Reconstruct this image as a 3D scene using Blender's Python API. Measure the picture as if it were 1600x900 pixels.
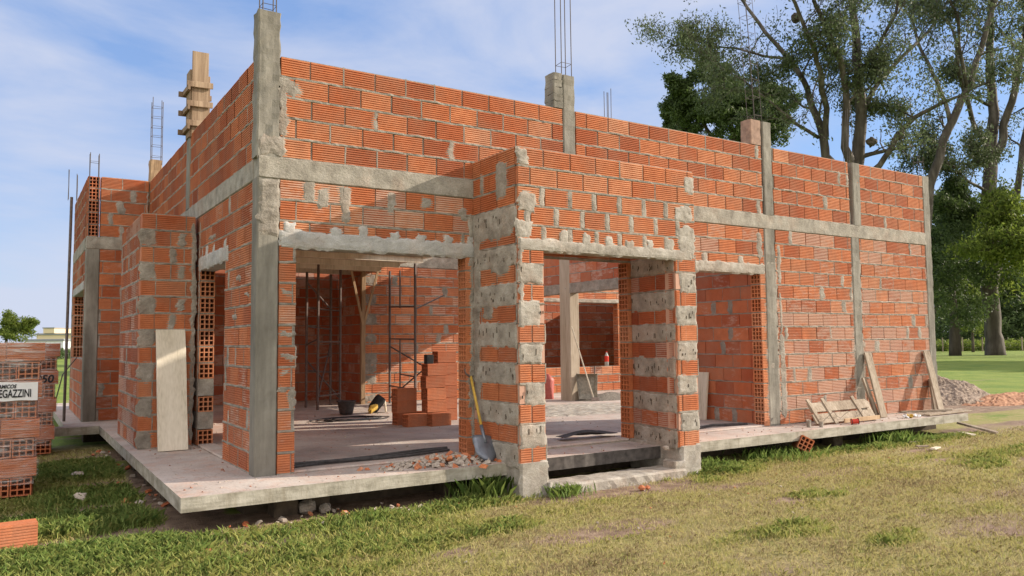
import bpy, math, random
import numpy as np
from mathutils import Vector, Matrix, noise, Euler

for o in list(bpy.data.objects): bpy.data.objects.remove(o)
SC = bpy.context.scene
COL = SC.collection
R = math.radians

# ------------------------------------------------------------ camera
FPX, YAW, PITCH, ROLL = 1226.77, -32.597, 3.891, -0.554
CAM = Vector((-1.9387, -7.4414, 1.2237))
def cam_axes():
    y, p, r = R(YAW), R(PITCH), R(ROLL)
    f = Vector((math.sin(-y)*math.cos(p), math.cos(y)*math.cos(p), math.sin(p)))
    rt = Vector((math.cos(y), math.sin(y), 0)); up = rt.cross(f)
    c, s = math.cos(r), math.sin(r)
    return c*rt+s*up, -s*rt+c*up, f
CR, CU, CF = cam_axes()
cd = bpy.data.cameras.new('camera'); cam = bpy.data.objects.new('camera', cd); COL.objects.link(cam)
cd.sensor_width = 36; cd.lens = FPX/1600*36; cd.clip_start = 0.05; cd.clip_end = 5000
m = Matrix((CR, CU, -CF)).transposed().to_4x4(); m.translation = CAM
cam.matrix_world = m
SC.camera = cam

# ------------------------------------------------------------ sky, sun, exposure
SUN = Vector((2.9, -1.0, 1.34)).normalized()          # towards the sun
EL = math.asin(SUN.z)
w = bpy.data.worlds.new('World'); SC.world = w; w.use_nodes = True
nt = w.node_tree; nt.nodes.clear()
def N(nt, t, **kw):
    n = nt.nodes.new(t)
    for k, v in kw.items(): setattr(n, k, v)
    return n
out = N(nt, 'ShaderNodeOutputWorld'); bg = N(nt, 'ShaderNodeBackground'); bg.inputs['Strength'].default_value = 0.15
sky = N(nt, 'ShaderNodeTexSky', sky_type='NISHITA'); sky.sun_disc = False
sky.sun_elevation = EL; sky.sun_rotation = math.atan2(SUN.x, SUN.y)
sky.air_density = 1.0; sky.dust_density = 0.3; sky.ozone_density = 1.6; sky.altitude = 50
tc = N(nt, 'ShaderNodeTexCoord'); mp = N(nt, 'ShaderNodeMapping'); mp.inputs['Scale'].default_value = (1.2, 1.6, 4.2); mp.inputs['Rotation'].default_value = (0.1, 0.25, 0.5)
n1 = N(nt, 'ShaderNodeTexNoise'); n1.inputs['Scale'].default_value = 1.7; n1.inputs['Detail'].default_value = 9; n1.inputs['Roughness'].default_value = 0.55; n1.inputs['Distortion'].default_value = 0.35
rmp = N(nt, 'ShaderNodeValToRGB'); rmp.color_ramp.elements[0].position = 0.38; rmp.color_ramp.elements[1].position = 0.60
rmp.color_ramp.elements[0].color = (0.03, 0.03, 0.03, 1); rmp.color_ramp.elements[1].color = (0.85, 0.85, 0.85, 1)
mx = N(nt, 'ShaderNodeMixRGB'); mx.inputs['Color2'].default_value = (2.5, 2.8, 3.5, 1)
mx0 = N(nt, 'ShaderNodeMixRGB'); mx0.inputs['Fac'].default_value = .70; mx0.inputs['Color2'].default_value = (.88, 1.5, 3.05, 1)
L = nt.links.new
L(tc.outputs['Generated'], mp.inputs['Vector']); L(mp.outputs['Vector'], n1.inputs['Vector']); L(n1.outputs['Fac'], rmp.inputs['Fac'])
dt = N(nt, 'ShaderNodeVectorMath', operation='DOT_PRODUCT'); dt.inputs[1].default_value = (-.52, -.80, .30); L(tc.outputs['Generated'], dt.inputs[0])  # unseen sky behind the camera made brighter and warmer to fill shaded walls
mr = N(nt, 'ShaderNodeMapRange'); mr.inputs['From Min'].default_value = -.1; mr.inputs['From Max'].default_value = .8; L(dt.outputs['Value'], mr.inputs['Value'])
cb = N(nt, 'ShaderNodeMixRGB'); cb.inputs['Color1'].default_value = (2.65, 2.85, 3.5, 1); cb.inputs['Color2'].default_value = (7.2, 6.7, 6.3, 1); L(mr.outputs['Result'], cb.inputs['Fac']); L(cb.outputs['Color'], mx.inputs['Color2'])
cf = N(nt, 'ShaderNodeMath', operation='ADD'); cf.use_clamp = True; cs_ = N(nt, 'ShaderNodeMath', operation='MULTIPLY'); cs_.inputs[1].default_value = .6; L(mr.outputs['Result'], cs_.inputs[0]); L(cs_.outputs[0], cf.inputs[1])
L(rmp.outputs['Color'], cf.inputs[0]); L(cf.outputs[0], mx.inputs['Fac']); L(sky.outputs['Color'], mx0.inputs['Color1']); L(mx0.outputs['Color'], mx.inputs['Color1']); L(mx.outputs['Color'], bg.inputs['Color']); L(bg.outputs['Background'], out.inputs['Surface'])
sd = bpy.data.lights.new('sun', 'SUN'); sd.energy = 4.5; sd.angle = R(0.55); sd.color = (1.0, 0.88, 0.73)
so = bpy.data.objects.new('sun', sd); COL.objects.link(so); so.rotation_euler = SUN.to_track_quat('Z', 'Y').to_euler()
SC.view_settings.view_transform = 'Standard'; SC.view_settings.look = 'None'; SC.view_settings.gamma = 1
SC.view_settings.exposure = 0.72

# ------------------------------------------------------------ helpers
def at(px, py, ax, val):
    """point of the place seen at a photo pixel, on a known plane"""
    d = CF*FPX + CR*(px-800) - CU*(py-450); i = 'XYZ'.index(ax)
    return CAM + d*((val-CAM[i])/d[i])
def rnd(a, b): return random.uniform(a, b)
class MB:
    def __init__(s): s.v = []; s.f = []; s.m = []; s.t = []; s.s = []
    def add(s, vs, fs, mat=0, tint=.5, smear=0.):
        b = len(s.v); s.v.extend(tuple(v) for v in vs)
        for f in fs: s.f.append(tuple(i+b for i in f))
        k = len(fs); s.m += [mat]*k; s.t += [tint]*k; s.s += [smear]*k
    def build(s, name, mats, parent=None, world=True, smooth=False):
        me = bpy.data.meshes.new(name); me.from_pydata(s.v, [], s.f)
        if not isinstance(mats, (list, tuple)): mats = [mats]
        for x in mats: me.materials.append(x)
        me.polygons.foreach_set('material_index', s.m)
        a = me.attributes.new('tint', 'FLOAT', 'FACE'); a.data.foreach_set('value', s.t)
        a = me.attributes.new('smear', 'FLOAT', 'FACE'); a.data.foreach_set('value', s.s)
        if smooth: me.polygons.foreach_set('use_smooth', [True]*len(s.f))
        me.update()
        o = bpy.data.objects.new(name, me); COL.objects.link(o)
        if parent is not None:
            o.parent = parent
            if world: o.matrix_parent_inverse = ABS(parent).inverted()
        return o
ABSM = {}
def ABS(o):
    if o.name in ABSM: return ABSM[o.name]
    return Matrix.Identity(4)
def tag(o, label=None, cat=None, group=None, kind=None):
    if label: o['label'] = label
    if cat: o['category'] = cat
    if group: o['group'] = group
    if kind: o['kind'] = kind
    return o
def thing(name, label, cat, loc=(0, 0, 0), rot=(0, 0, 0), group=None):
    o = bpy.data.objects.new(name, None); COL.objects.link(o); o.location = loc; o.rotation_euler = rot; o.empty_display_size = .2
    ABSM[o.name] = Matrix.Translation(Vector(loc)) @ Euler(rot).to_matrix().to_4x4()
    return tag(o, label, cat, group)
class Fr:
    def __init__(s, O, U, Nn): s.O = Vector(O); s.U = Vector(U).normalized(); s.N = Vector(Nn).normalized()
    def p(s, u, n, z): return s.O + s.U*u + s.N*n + Vector((0, 0, z))
BOXF = [(0, 3, 2, 1), (4, 5, 6, 7), (0, 1, 5, 4), (1, 2, 6, 5), (2, 3, 7, 6), (3, 0, 4, 7)]
WF = Fr((0, 0, 0), (1, 0, 0), (0, -1, 0))
LOC = Fr((0, 0, 0), (1, 0, 0), (0, 1, 0))
def fbox(mb, F, u0, u1, n0, n1, z0, z1, mat=0, tint=.5, smear=0., j=0.):
    pts = [(u0, n0, z0), (u1, n0, z0), (u1, n1, z0), (u0, n1, z0), (u0, n0, z1), (u1, n0, z1), (u1, n1, z1), (u0, n1, z1)]
    if j: pts = [(a+rnd(-j, j), b+rnd(-j, j), c+rnd(-j, j)) for a, b, c in pts]
    mb.add([F.p(*q) for q in pts], BOXF, mat, tint, smear)
def ribs(mb, F, u0, u1, n, z0, z1, nr, d, tint, smear):
    """raised horizontal ribs on a brick face whose ground level is n-d"""
    h = (z1-z0)/nr; vs = []; fs = []
    for i in range(nr):
        a = z0+h*i+h*.18; b = z0+h*(i+1)-h*.18; e = h*.06; k = len(vs)
        for u in (u0, u1): vs += [F.p(u, n-d, a), F.p(u, n, a+e), F.p(u, n, b-e), F.p(u, n-d, b)]
        fs += [(k, k+4, k+5, k+1), (k+1, k+5, k+6, k+2), (k+2, k+6, k+7, k+3)]
    mb.add(vs, fs, 0, tint, smear)
def brick(mb, F, u0, u1, nf, nb, z0, z1, ribbed, tint, smear, nr=8, d=.009):
    j = rnd(-.0025, .0025); t = rnd(-.002, .002)
    if ribbed:
        fbox(mb, F, u0, u1, nb, nf-d+j, z0+t, z1+t, 0, tint*.8, smear*.6, .0015)  # groove floor tinted darker, shade between ribs put into the colour
        ribs(mb, F, u0+.002, u1-.002, nf+j, z0+t, z1+t, nr, d, tint, smear)
    else: fbox(mb, F, u0, u1, nb, nf+j, z0+t, z1+t, 0, tint, smear)
def hollow(mb, F, u0, u1, n0, n1, z0, z1, tint, side=1):
    """open brick end: webs running along u; the open end is at u0 (side 1) or u1 (side -1)"""
    wv = .012
    for i in range(4):
        a = n0+(n1-n0-wv)*i/3; fbox(mb, F, u0, u1, a, a+wv, z0, z1, 0, tint, .0)
    e = .002
    for i in range(4):
        a = z0+(z1-z0-wv)*i/3
        x0, x1 = (u0+e, u1) if side > 0 else (u0, u1-e)
        fbox(mb, F, x0, x1, n0+.001, n1-.001, a+(.0005 if i == 0 else 0), a+wv-(.0005 if i == 3 else 0), 0, tint, .0)
    if side > 0: fbox(mb, F, u1-.012, u1-.001, n0+.002, n1-.002, z0+.002, z1-.002, 0, tint*.5, 0)
    else: fbox(mb, F, u0+.001, u0+.012, n0+.002, n1-.002, z0+.002, z1-.002, 0, tint*.5, 0)
def nz(x, y, z, s=1.): return noise.noise(Vector((x*s, y*s, z*s)))
def smear(mb, F, u0, u1, z0, z1, t=.012, rag=.015, amp=.004, rnd_c=.0, cell=.03, mat=1, tint=.5, nbase=-.004):
    """trowelled mortar: a lump on the wall face with ragged outline and rough surface"""
    t = t*.6; amp = amp*.6
    nu = max(3, int((u1-u0)/cell)+1); nv = max(3, int((z1-z0)/cell)+1); sd = rnd(0, 100)
    vs = []; fs = []
    for j in range(nv+1):
        for i in range(nu+1):
            a = i/nu; b = j/nv; u = u0+(u1-u0)*a; z = z0+(z1-z0)*b
            ea = min(i, nu-i); eb = min(j, nv-j)
            if rnd_c:
                x = 2*a-1; y = 2*b-1
                xx = x*math.sqrt(max(0, 1-rnd_c*y*y/2)); yy = y*math.sqrt(max(0, 1-rnd_c*x*x/2))
                u = (u0+u1)/2+(u1-u0)/2*xx; z = (z0+z1)/2+(z1-z0)/2*yy
            u += rag*(nz(z*9+sd, u*3, 1.7, 1.3)+.8*nz(z*34, u*30, sd))*(1 if ea == 0 else .5); z += rag*(1.3*nz(u*9+sd, z*3, 5.1, 1.3)+.45*nz(u*30, z*30, sd+4))*(1 if eb == 0 else .6)
            if min(ea, eb) == 0: n = nbase
            else: n = t*(.75 if min(ea, eb) == 1 else 1)+amp*nz(u*14, z*22+sd, sd, 1.)+amp*.7*nz(u*40, z*50, sd)
            vs.append(F.p(u, n, z))
    W_ = nu+1
    for j in range(nv):
        for i in range(nu): k = j*W_+i; fs.append((k, k+1, k+1+W_, k+W_))
    mb.add(vs, fs, mat, tint, 0)
def strip(mb, F, u0, u1, z, hw=.009, p=.004, seed=0., mat=1, step=.045):
    n = max(2, int((u1-u0)/step)); vs = []; fs = []
    for i in range(n+1):
        u = u0+(u1-u0)*i/n; a = nz(u*7, z*13, seed); b = nz(u*19, z*11, seed+7)
        up = hw*(1+.9*a+.8*b); dn = hw*(1-.8*a+.9*nz(u*15, z*5, seed+3)); q = p*(.2+1.3*b+a)
        q = max(-.004, q)
        vs += [F.p(u, -.009, z-dn-.004), F.p(u, q, z-dn*.7), F.p(u, q+.0015, z+up*.6), F.p(u, -.009, z+up+.004)]
    for i in range(n):
        k = i*4
        for q in range(3): fs.append((k+q, k+q+4, k+q+5, k+q+1))
    mb.add(vs, fs, mat, .5, 0)
def rough(mb, P0, P1, A, B, wa, wb, step=.07, amp=.006, mat=0, tint=.5, ch=.012):
    """cast or split member from P0 to P1, section wa x wb along A and B, uneven skin"""
    P0 = Vector(P0); P1 = Vector(P1); A = Vector(A).normalized(); B = Vector(B).normalized(); Ln = (P1-P0).length
    n = max(1, int(Ln/step)); a = wa/2; b = wb/2; D = (P1-P0)/n
    sec = [(-a+ch, -b), (-a*.3, -b), (a*.3, -b), (a-ch, -b), (a, -b+ch), (a, 0), (a, b-ch), (a-ch, b), (a*.3, b), (-a*.3, b), (-a+ch, b), (-a, b-ch), (-a, 0), (-a, -b+ch)]
    k = len(sec); vs = []; fs = []; sd = rnd(0, 50)
    for i in range(n+1):
        c = P0+D*i
        for (x, y) in sec:
            q = c+A*x+B*y; e = amp*(nz(q.x*8+sd, q.y*8, q.z*8)+.7*nz(q.x*23, q.y*23+sd, q.z*23))
            q = q+(A*x+B*y).normalized()*e
            if i in (0, n): q = q+(P1-P0).normalized()*amp*nz(q.x*20, q.y*20, sd)
            vs.append(q)
    for i in range(n):
        for j in range(k): a_ = i*k+j; b_ = i*k+(j+1) % k; fs.append((a_, b_, b_+k, a_+k))
    fs.append(tuple(range(k))[::-1]); fs.append(tuple(n*k+j for j in range(k)))
    mb.add(vs, fs, mat, tint, 0)
def tube(mb, pts, r, n=6, mat=0, tint=.5, caps=True):
    pts = [Vector(p) for p in pts]; rs = r if isinstance(r, (list, tuple)) else [r]*len(pts)
    vs = []; fs = []; X = None
    for i, p in enumerate(pts):
        d = (pts[min(i+1, len(pts)-1)]-pts[max(i-1, 0)])
        d = d.normalized() if d.length > 1e-9 else Vector((0, 0, 1))
        if X is None: X = d.orthogonal().normalized()
        X = (X-d*X.dot(d)); X = X.normalized() if X.length > 1e-6 else d.orthogonal().normalized(); Y = d.cross(X)
        for k in range(n):
            a = 2*math.pi*k/n; vs.append(p+(X*math.cos(a)+Y*math.sin(a))*rs[i])
    for i in range(len(pts)-1):
        for k in range(n): a = i*n+k; b = i*n+(k+1) % n; fs.append((a, b, b+n, a+n))
    if caps: fs.append(tuple(range(n))[::-1]); fs.append(tuple((len(pts)-1)*n+k for k in range(n)))
    mb.add(vs, fs, mat, tint, 0)
def board(mb, P0, P1, side, wd, th, amp=.002, mat=0, tint=.5, step=.12):
    P0 = Vector(P0); P1 = Vector(P1); d = (P1-P0).normalized(); s = Vector(side); s = (s-d*s.dot(d)).normalized()
    rough(mb, P0, P1, s, d.cross(s), wd, th, step, amp, mat, tint, min(.003, th*.2))
def lathe(mb, prof, n=20, c=(0, 0, 0), ax=(0, 0, 1), mat=0, tint=.5):
    ax = Vector(ax).normalized(); X = ax.orthogonal().normalized(); Y = ax.cross(X); c = Vector(c); vs = []; fs = []
    for (r, h) in prof:
        for k in range(n): a = 2*math.pi*k/n; vs.append(c+ax*h+(X*math.cos(a)+Y*math.sin(a))*r)
    for i in range(len(prof)-1):
        for k in range(n): a = i*n+k; b = i*n+(k+1) % n; fs.append((a, b, b+n, a+n))
    mb.add(vs, fs, mat, tint, 0)
def chip(mb, c, r, mat=0, tint=.5, flat=.6):
    c = Vector(c); vs = []; M = Euler((rnd(0, .6), rnd(0, .6), rnd(0, 6.3))).to_matrix()
    for z in (-1, 1):
        for k in range(5):
            a = 2*math.pi*k/5+rnd(-.3, .3); q = rnd(.65, 1.15)*(1 if z < 0 else .75)
            vs.append(c+M @ Vector((math.cos(a)*r*q*1.2, math.sin(a)*r*q*.85, z*r*flat*rnd(.7, 1.1)*.6)))
    mb.add(vs, [(4, 3, 2, 1, 0), (5, 6, 7, 8, 9)]+[(k, (k+1) % 5, 5+(k+1) % 5, 5+k) for k in range(5)], mat, tint, 0)

# ------------------------------------------------------------ materials
def mat(name, build):
    mm = bpy.data.materials.new(name); mm.use_nodes = True; t = mm.node_tree; t.nodes.clear()
    o = N(t, 'ShaderNodeOutputMaterial'); b = N(t, 'ShaderNodeBsdfPrincipled'); t.links.new(b.outputs[0], o.inputs['Surface'])
    b.inputs['Roughness'].default_value = .85
    if 'Specular IOR Level' in b.inputs: b.inputs['Specular IOR Level'].default_value = .25
    build(t, b, o); return mm
def tex(t, scale, detail=4, rough_=.55, sc=(1, 1, 1), coord='Object', dist=0.):
    c = N(t, 'ShaderNodeTexCoord'); mpn = N(t, 'ShaderNodeMapping'); mpn.inputs['Scale'].default_value = sc
    n = N(t, 'ShaderNodeTexNoise'); n.inputs['Scale'].default_value = scale; n.inputs['Detail'].default_value = detail; n.inputs['Roughness'].default_value = rough_; n.inputs['Distortion'].default_value = dist
    t.links.new(c.outputs[coord], mpn.inputs['Vector']); t.links.new(mpn.outputs['Vector'], n.inputs['Vector']); return n.outputs['Fac']
def ramp(t, fac, stops):
    r = N(t, 'ShaderNodeValToRGB'); cr = r.color_ramp
    while len(cr.elements) > 1: cr.elements.remove(cr.elements[-1])
    cr.elements[0].position = stops[0][0]; cr.elements[0].color = (*stops[0][1], 1)
    for p, c in stops[1:]: e = cr.elements.new(p); e.color = (*c, 1)
    t.links.new(fac, r.inputs['Fac']); return r.outputs['Color']
def mixc(t, fac, a, b, mode='MIX'):
    x = N(t, 'ShaderNodeMixRGB', blend_type=mode)
    for s, v in (('Fac', fac), ('Color1', a), ('Color2', b)):
        if isinstance(v, (int, float)): x.inputs[s].default_value = v
        elif isinstance(v, tuple): x.inputs[s].default_value = (*v, 1)
        else: t.links.new(v, x.inputs[s])
    return x.outputs['Color']
def mth(t, op, a, b=0., clamp=False):
    x = N(t, 'ShaderNodeMath', operation=op); x.use_clamp = clamp
    for i, v in enumerate((a, b)):
        if isinstance(v, (int, float)): x.inputs[i].default_value = v
        else: t.links.new(v, x.inputs[i])
    return x.outputs[0]
def attr(t, n):
    a = N(t, 'ShaderNodeAttribute'); a.attribute_name = n; return a.outputs['Fac']
def bump(t, b, h, strength=.4, dist=.01, prev=None):
    x = N(t, 'ShaderNodeBump'); x.inputs['Strength'].default_value = strength; x.inputs['Distance'].default_value = dist
    t.links.new(h, x.inputs['Height']); t.links.new(x.outputs[0], b.inputs['Normal'])
def brick_mat(name, pal, dust=(.50, .37, .30), wrap=0):
    def f(t, b, o):
        base = ramp(t, attr(t, 'tint'), pal)
        base = mixc(t, ramp(t, tex(t, 9, 5), [(.3, (0, 0, 0)), (.75, (.5, .5, .5))]), base, (.30, .085, .035))
        base = mixc(t, ramp(t, tex(t, 1.7, 6, .7), [(.42, (0, 0, 0)), (.66, (.42, .42, .42))]), base, (.36, .22, .15))
        fine = tex(t, 70, 3, .6, (1, 1, 3)); base = mixc(t, .35, base, ramp(t, fine, [(.3, (.55, .5, .5)), (.7, (1.25, 1.2, 1.15))]), 'MULTIPLY')
        n = tex(t, 5.5, 8, .74, (1, 1, 3.2)); thr = mth(t, 'SUBTRACT', 1.0, mth(t, 'MULTIPLY', attr(t, 'smear'), .62))
        k = mth(t, 'MULTIPLY', mth(t, 'SUBTRACT', mth(t, 'ADD', n, .22), thr), 7., True)
        base = mixc(t, mth(t, 'MULTIPLY', k, .62), base, dust)
        t.links.new(base, b.inputs['Base Color']); bump(t, b, tex(t, 60, 4, .6), .35, .004)
    return mat(name, f)
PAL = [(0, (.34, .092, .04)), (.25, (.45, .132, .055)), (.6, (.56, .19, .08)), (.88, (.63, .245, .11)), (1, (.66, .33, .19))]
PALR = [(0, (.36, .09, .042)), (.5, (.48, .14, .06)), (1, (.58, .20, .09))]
M_BR = brick_mat('terracotta', PAL); M_BRR = brick_mat('terracotta_shaded', PALR)  # second copy is redder and darker, shade put into the brick colour
def mortar_f(c1, c2, c3, bs=.8, sc=28, bd=.012):
    def f(t, b, o):
        n = tex(t, 6, 6, .6); c = ramp(t, n, [(.3, c1), (.5, c2), (.72, c3)])
        c = mixc(t, ramp(t, tex(t, 2.6, 7, .7), [(.5, (0, 0, 0)), (.75, (.38, .38, .38))]), c, (.44, .29, .21))
        c = mixc(t, .45, c, ramp(t, tex(t, 90, 3), [(.3, (.6, .6, .6)), (.7, (1.25, 1.25, 1.25))]), 'MULTIPLY')
        t.links.new(c, b.inputs['Base Color']); b.inputs['Roughness'].default_value = .93
        h = mth(t, 'ADD', tex(t, sc, 6, .62, (1, 1, 1.5)), mth(t, 'MULTIPLY', tex(t, 110, 3), .35)); bump(t, b, h, bs, bd)
    return f
M_MO = mat('mortar', mortar_f((.18, .157, .13), (.28, .25, .21), (.40, .365, .315)))
M_MOW = mat('pale_mortar', mortar_f((.225, .20, .17), (.335, .305, .26), (.46, .43, .38), .7, 24, .009))
M_LIN = mat('trowelled_cement', mortar_f((.30, .295, .28), (.39, .38, .36), (.50, .49, .47), .6, 18, .009))
def conc_f(t, b, o):
    n = tex(t, 3.2, 6, .6, (1, 1, .35)); c = ramp(t, n, [(.28, (.125, .115, .095)), (.5, (.21, .195, .165)), (.72, (.33, .31, .265))])
    s = tex(t, 14, 4, .6, (1.4, 1.4, .12)); c = mixc(t, .5, c, ramp(t, s, [(.3, (.68, .68, .66)), (.7, (1.2, 1.2, 1.2))]), 'MULTIPLY')
    t.links.new(c, b.inputs['Base Color']); b.inputs['Roughness'].default_value = .9
    bump(t, b, mth(t, 'ADD', tex(t, 22, 6, .65), mth(t, 'MULTIPLY', s, .8)), .55, .01)
M_CO = mat('column_concrete', conc_f)
M_BEAM = mat('beam_concrete', mortar_f((.20, .18, .15), (.30, .275, .23), (.41, .38, .325), .8, 34, .01))
def slab_f(t, b, o):
    n = tex(t, 1.1, 7, .62); c = ramp(t, n, [(.30, (.27, .225, .20)), (.45, (.41, .35, .31)), (.58, (.50, .44, .39)), (.72, (.60, .53, .47))])
    c = mixc(t, ramp(t, tex(t, 4.3, 8, .75, (1, 1, 1), dist=.8), [(.48, (0, 0, 0)), (.64, (.75, .75, .75))]), c, (.46, .31, .245))
    c = mixc(t, ramp(t, tex(t, 11, 6, .7, (1, .35, 1), dist=1.5), [(.56, (0, 0, 0)), (.68, (.55, .55, .55))]), c, (.20, .165, .14))
    c = mixc(t, .4, c, ramp(t, tex(t, 50, 3), [(.3, (.6, .6, .6)), (.7, (1.2, 1.2, 1.2))]), 'MULTIPLY')
    t.links.new(c, b.inputs['Base Color']); bump(t, b, tex(t, 35, 6, .65), .45, .008)
M_SL = mat('slab_concrete', slab_f)
def edge_f(t, b, o):
    n = tex(t, 5, 6, .6, (1, 1, 2.5)); c = ramp(t, n, [(.3, (.22, .20, .155)), (.5, (.35, .325, .265)), (.72, (.48, .45, .38))])
    c = mixc(t, ramp(t, tex(t, 9, 6, .7, (1, 1, .15)), [(.5, (0, 0, 0)), (.68, (.6, .6, .6))]), c, (.20, .17, .12))
    t.links.new(c, b.inputs['Base Color']); bump(t, b, mth(t, 'ADD', tex(t, 30, 5, .6, (1, 1, .5)), mth(t, 'MULTIPLY', tex(t, 12, 3, .5, (.15, .15, 3)), .8)), .6, .008)
M_SE = mat('slab_edge_concrete', edge_f)
def wood_f(c1, c2, c3):
    def f(t, b, o):
        n = tex(t, 4, 5, .6, (1, 1, .12), dist=.6); s = tex(t, 55, 3, .5, (1, 1, .05))
        c = ramp(t, mth(t, 'ADD', mth(t, 'MULTIPLY', n, .6), mth(t, 'MULTIPLY', s, .4)), [(.35, c1), (.5, c2), (.66, c3)])
        c = mixc(t, .5, c, ramp(t, attr(t, 'tint'), [(0, (.6, .58, .56)), (1, (1.4, 1.4, 1.4))]), 'MULTIPLY')
        t.links.new(c, b.inputs['Base Color']); bump(t, b, s, .4, .003)
    return f
M_WO = mat('weathered_wood', wood_f((.16, .12, .085), (.29, .235, .175), (.44, .375, .30)))
M_WOB = mat('grey_brown_wood', wood_f((.15, .10, .065), (.27, .19, .125), (.38, .28, .19)))
M_WTP = mat('dusty_wood', wood_f((.29, .235, .17), (.41, .345, .265), (.52, .45, .36)))
M_WT = mat('tan_wood', wood_f((.22, .14, .08), (.36, .25, .15), (.48, .35, .23)))
M_PB = mat('cement_stained_board', wood_f((.46, .41, .31), (.62, .56, .45), (.72, .66, .55)))
def plain(name, c, r=.6, metal=0., var=.3, bs=.15, sc=20):
    def f(t, b, o):
        n = tex(t, sc, 4); cc = mixc(t, var, c, ramp(t, n, [(.3, (.45, .45, .45)), (.7, (1.4, 1.4, 1.4))]), 'MULTIPLY')
        t.links.new(cc, b.inputs['Base Color']); b.inputs['Roughness'].default_value = r; b.inputs['Metallic'].default_value = metal
        bump(t, b, n, bs, .004)
    return mat(name, f)
M_PIER = plain('dusty_brick_pier', (.31, .205, .155), .9, 0, .6, .5, 12)
M_CRUMB = plain('brick_crumb', (.30, .15, .10), .9, 0, .5)
M_RE = plain('rebar_steel', (.10, .085, .08), .75, .3)
M_ST = plain('scaffold_steel', (.14, .11, .10), .6, .4, .5)
M_BK = plain('black_plastic', (.022, .023, .025), .45, 0, .4)
M_RUB = plain('dusty_black_rubber', (.07, .065, .065), .7, 0, .6)
M_GR = plain('blade_steel', (.20, .22, .26), .45, .55, .5, .2, 9)
M_YE = plain('yellow_plastic', (.55, .36, .07), .5, 0, .3)
M_CREAM = plain('cream_plastic', (.62, .55, .42), .5, 0, .3)
M_REDS = plain('red_sack_plastic', (.42, .11, .09), .5, 0, .4)
M_WH = plain('white_paper', (.74, .74, .74), .6, 0, .08)
M_INK = plain('black_ink', (.02, .02, .025), .6, 0, .1)
M_REDP = plain('red_plastic', (.55, .05, .03), .4, 0, .2)
M_CLEAR = plain('clear_bottle', (.42, .46, .44), .2, 0, .2)
M_STONE = plain('grey_rubble', (.42, .36, .30), .9, 0, .5, .5, 30)
M_TAR = plain('tarred_edge', (.075, .066, .06), .75, 0, .85, .7, 14)
M_SAND = plain('wet_mix', (.17, .15, .125), .95, 0, .6, .8, 30)
M_MET = plain('dull_barrow_steel', (.30, .275, .22), .6, .3, .6)
M_SOIL = plain('shaded_soil', (.085, .065, .045), .95, 0, .7, .8, 12)  # soil tone darkened to carry the shade under the slab
def wrap_f(t, b, o):
    n = tex(t, 3, 4, .6, (1, 1, 9), dist=1.2)
    tr = N(t, 'ShaderNodeBsdfTransparent'); mx_ = N(t, 'ShaderNodeMixShader')
    b.inputs['Base Color'].default_value = (.80, .74, .70, 1); b.inputs['Roughness'].default_value = .13
    fac = ramp(t, n, [(.40, (.04, .04, .04)), (.54, (.18, .18, .18)), (.7, (.6, .6, .6))])
    t.links.new(fac, mx_.inputs[0]); t.links.new(tr.outputs[0], mx_.inputs[1]); t.links.new(b.outputs[0], mx_.inputs[2]); t.links.new(mx_.outputs[0], o.inputs['Surface'])
    bump(t, b, n, .7, .02)
M_WRAP = mat('stretch_film', wrap_f)
def ground_f(t, b, o):
    g = attr(t, 'green'); d = attr(t, 'dirt')
    n1_ = tex(t, .9, 6, .65); n2 = tex(t, 26, 6, .7); n3 = tex(t, 7, 5, .6)
    dry = ramp(t, n2, [(.3, (.20, .16, .075)), (.5, (.36, .29, .135)), (.7, (.48, .40, .20))])
    dry = mixc(t, ramp(t, n3, [(.35, (0, 0, 0)), (.6, (.75, .75, .75))]), dry, (.27, .27, .075))
    gr = ramp(t, n2, [(.3, (.06, .10, .018)), (.5, (.13, .21, .035)), (.7, (.25, .34, .06))])
    gr = mixc(t, ramp(t, n1_, [(.35, (0, 0, 0)), (.6, (.75, .75, .75))]), gr, (.26, .30, .06))
    di = ramp(t, n3, [(.3, (.16, .11, .075)), (.5, (.26, .18, .125)), (.7, (.38, .28, .20))])
    k = mth(t, 'MULTIPLY', mth(t, 'ADD', mth(t, 'SUBTRACT', g, .5), mth(t, 'MULTIPLY', mth(t, 'SUBTRACT', n3, .5), 1.0)), 2.5); k = mth(t, 'ADD', k, .5, True)
    kd = mth(t, 'MULTIPLY', mth(t, 'ADD', mth(t, 'SUBTRACT', d, .5), mth(t, 'MULTIPLY', mth(t, 'SUBTRACT', n3, .5), .8)), 3.); kd = mth(t, 'ADD', kd, .5, True)
    c = mixc(t, kd, mixc(t, k, dry, gr), di); t.links.new(c, b.inputs['Base Color']); b.inputs['Roughness'].default_value = .95
    bump(t, b, mth(t, 'ADD', n2, tex(t, 90, 3, .6)), .8, .03)
M_GND = mat('lawn_ground', ground_f)
def leaf_mat(name, c1, c2, tr=.35):
    def f(t, b, o):
        c = ramp(t, attr(t, 'tint'), [(0, c1), (1, c2)]); t.links.new(c, b.inputs['Base Color']); b.inputs['Roughness'].default_value = .6
        x = N(t, 'ShaderNodeBsdfTranslucent'); t.links.new(c, x.inputs['Color']); q = N(t, 'ShaderNodeMixShader'); q.inputs[0].default_value = tr
        t.links.new(b.outputs[0], q.inputs[1]); t.links.new(x.outputs[0], q.inputs[2]); t.links.new(q.outputs[0], o.inputs['Surface'])
    return mat(name, f)
M_GRASS = leaf_mat('grass_blade', (.52, .44, .21), (.145, .24, .055), .35)
t_ = M_GRASS.node_tree
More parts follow.
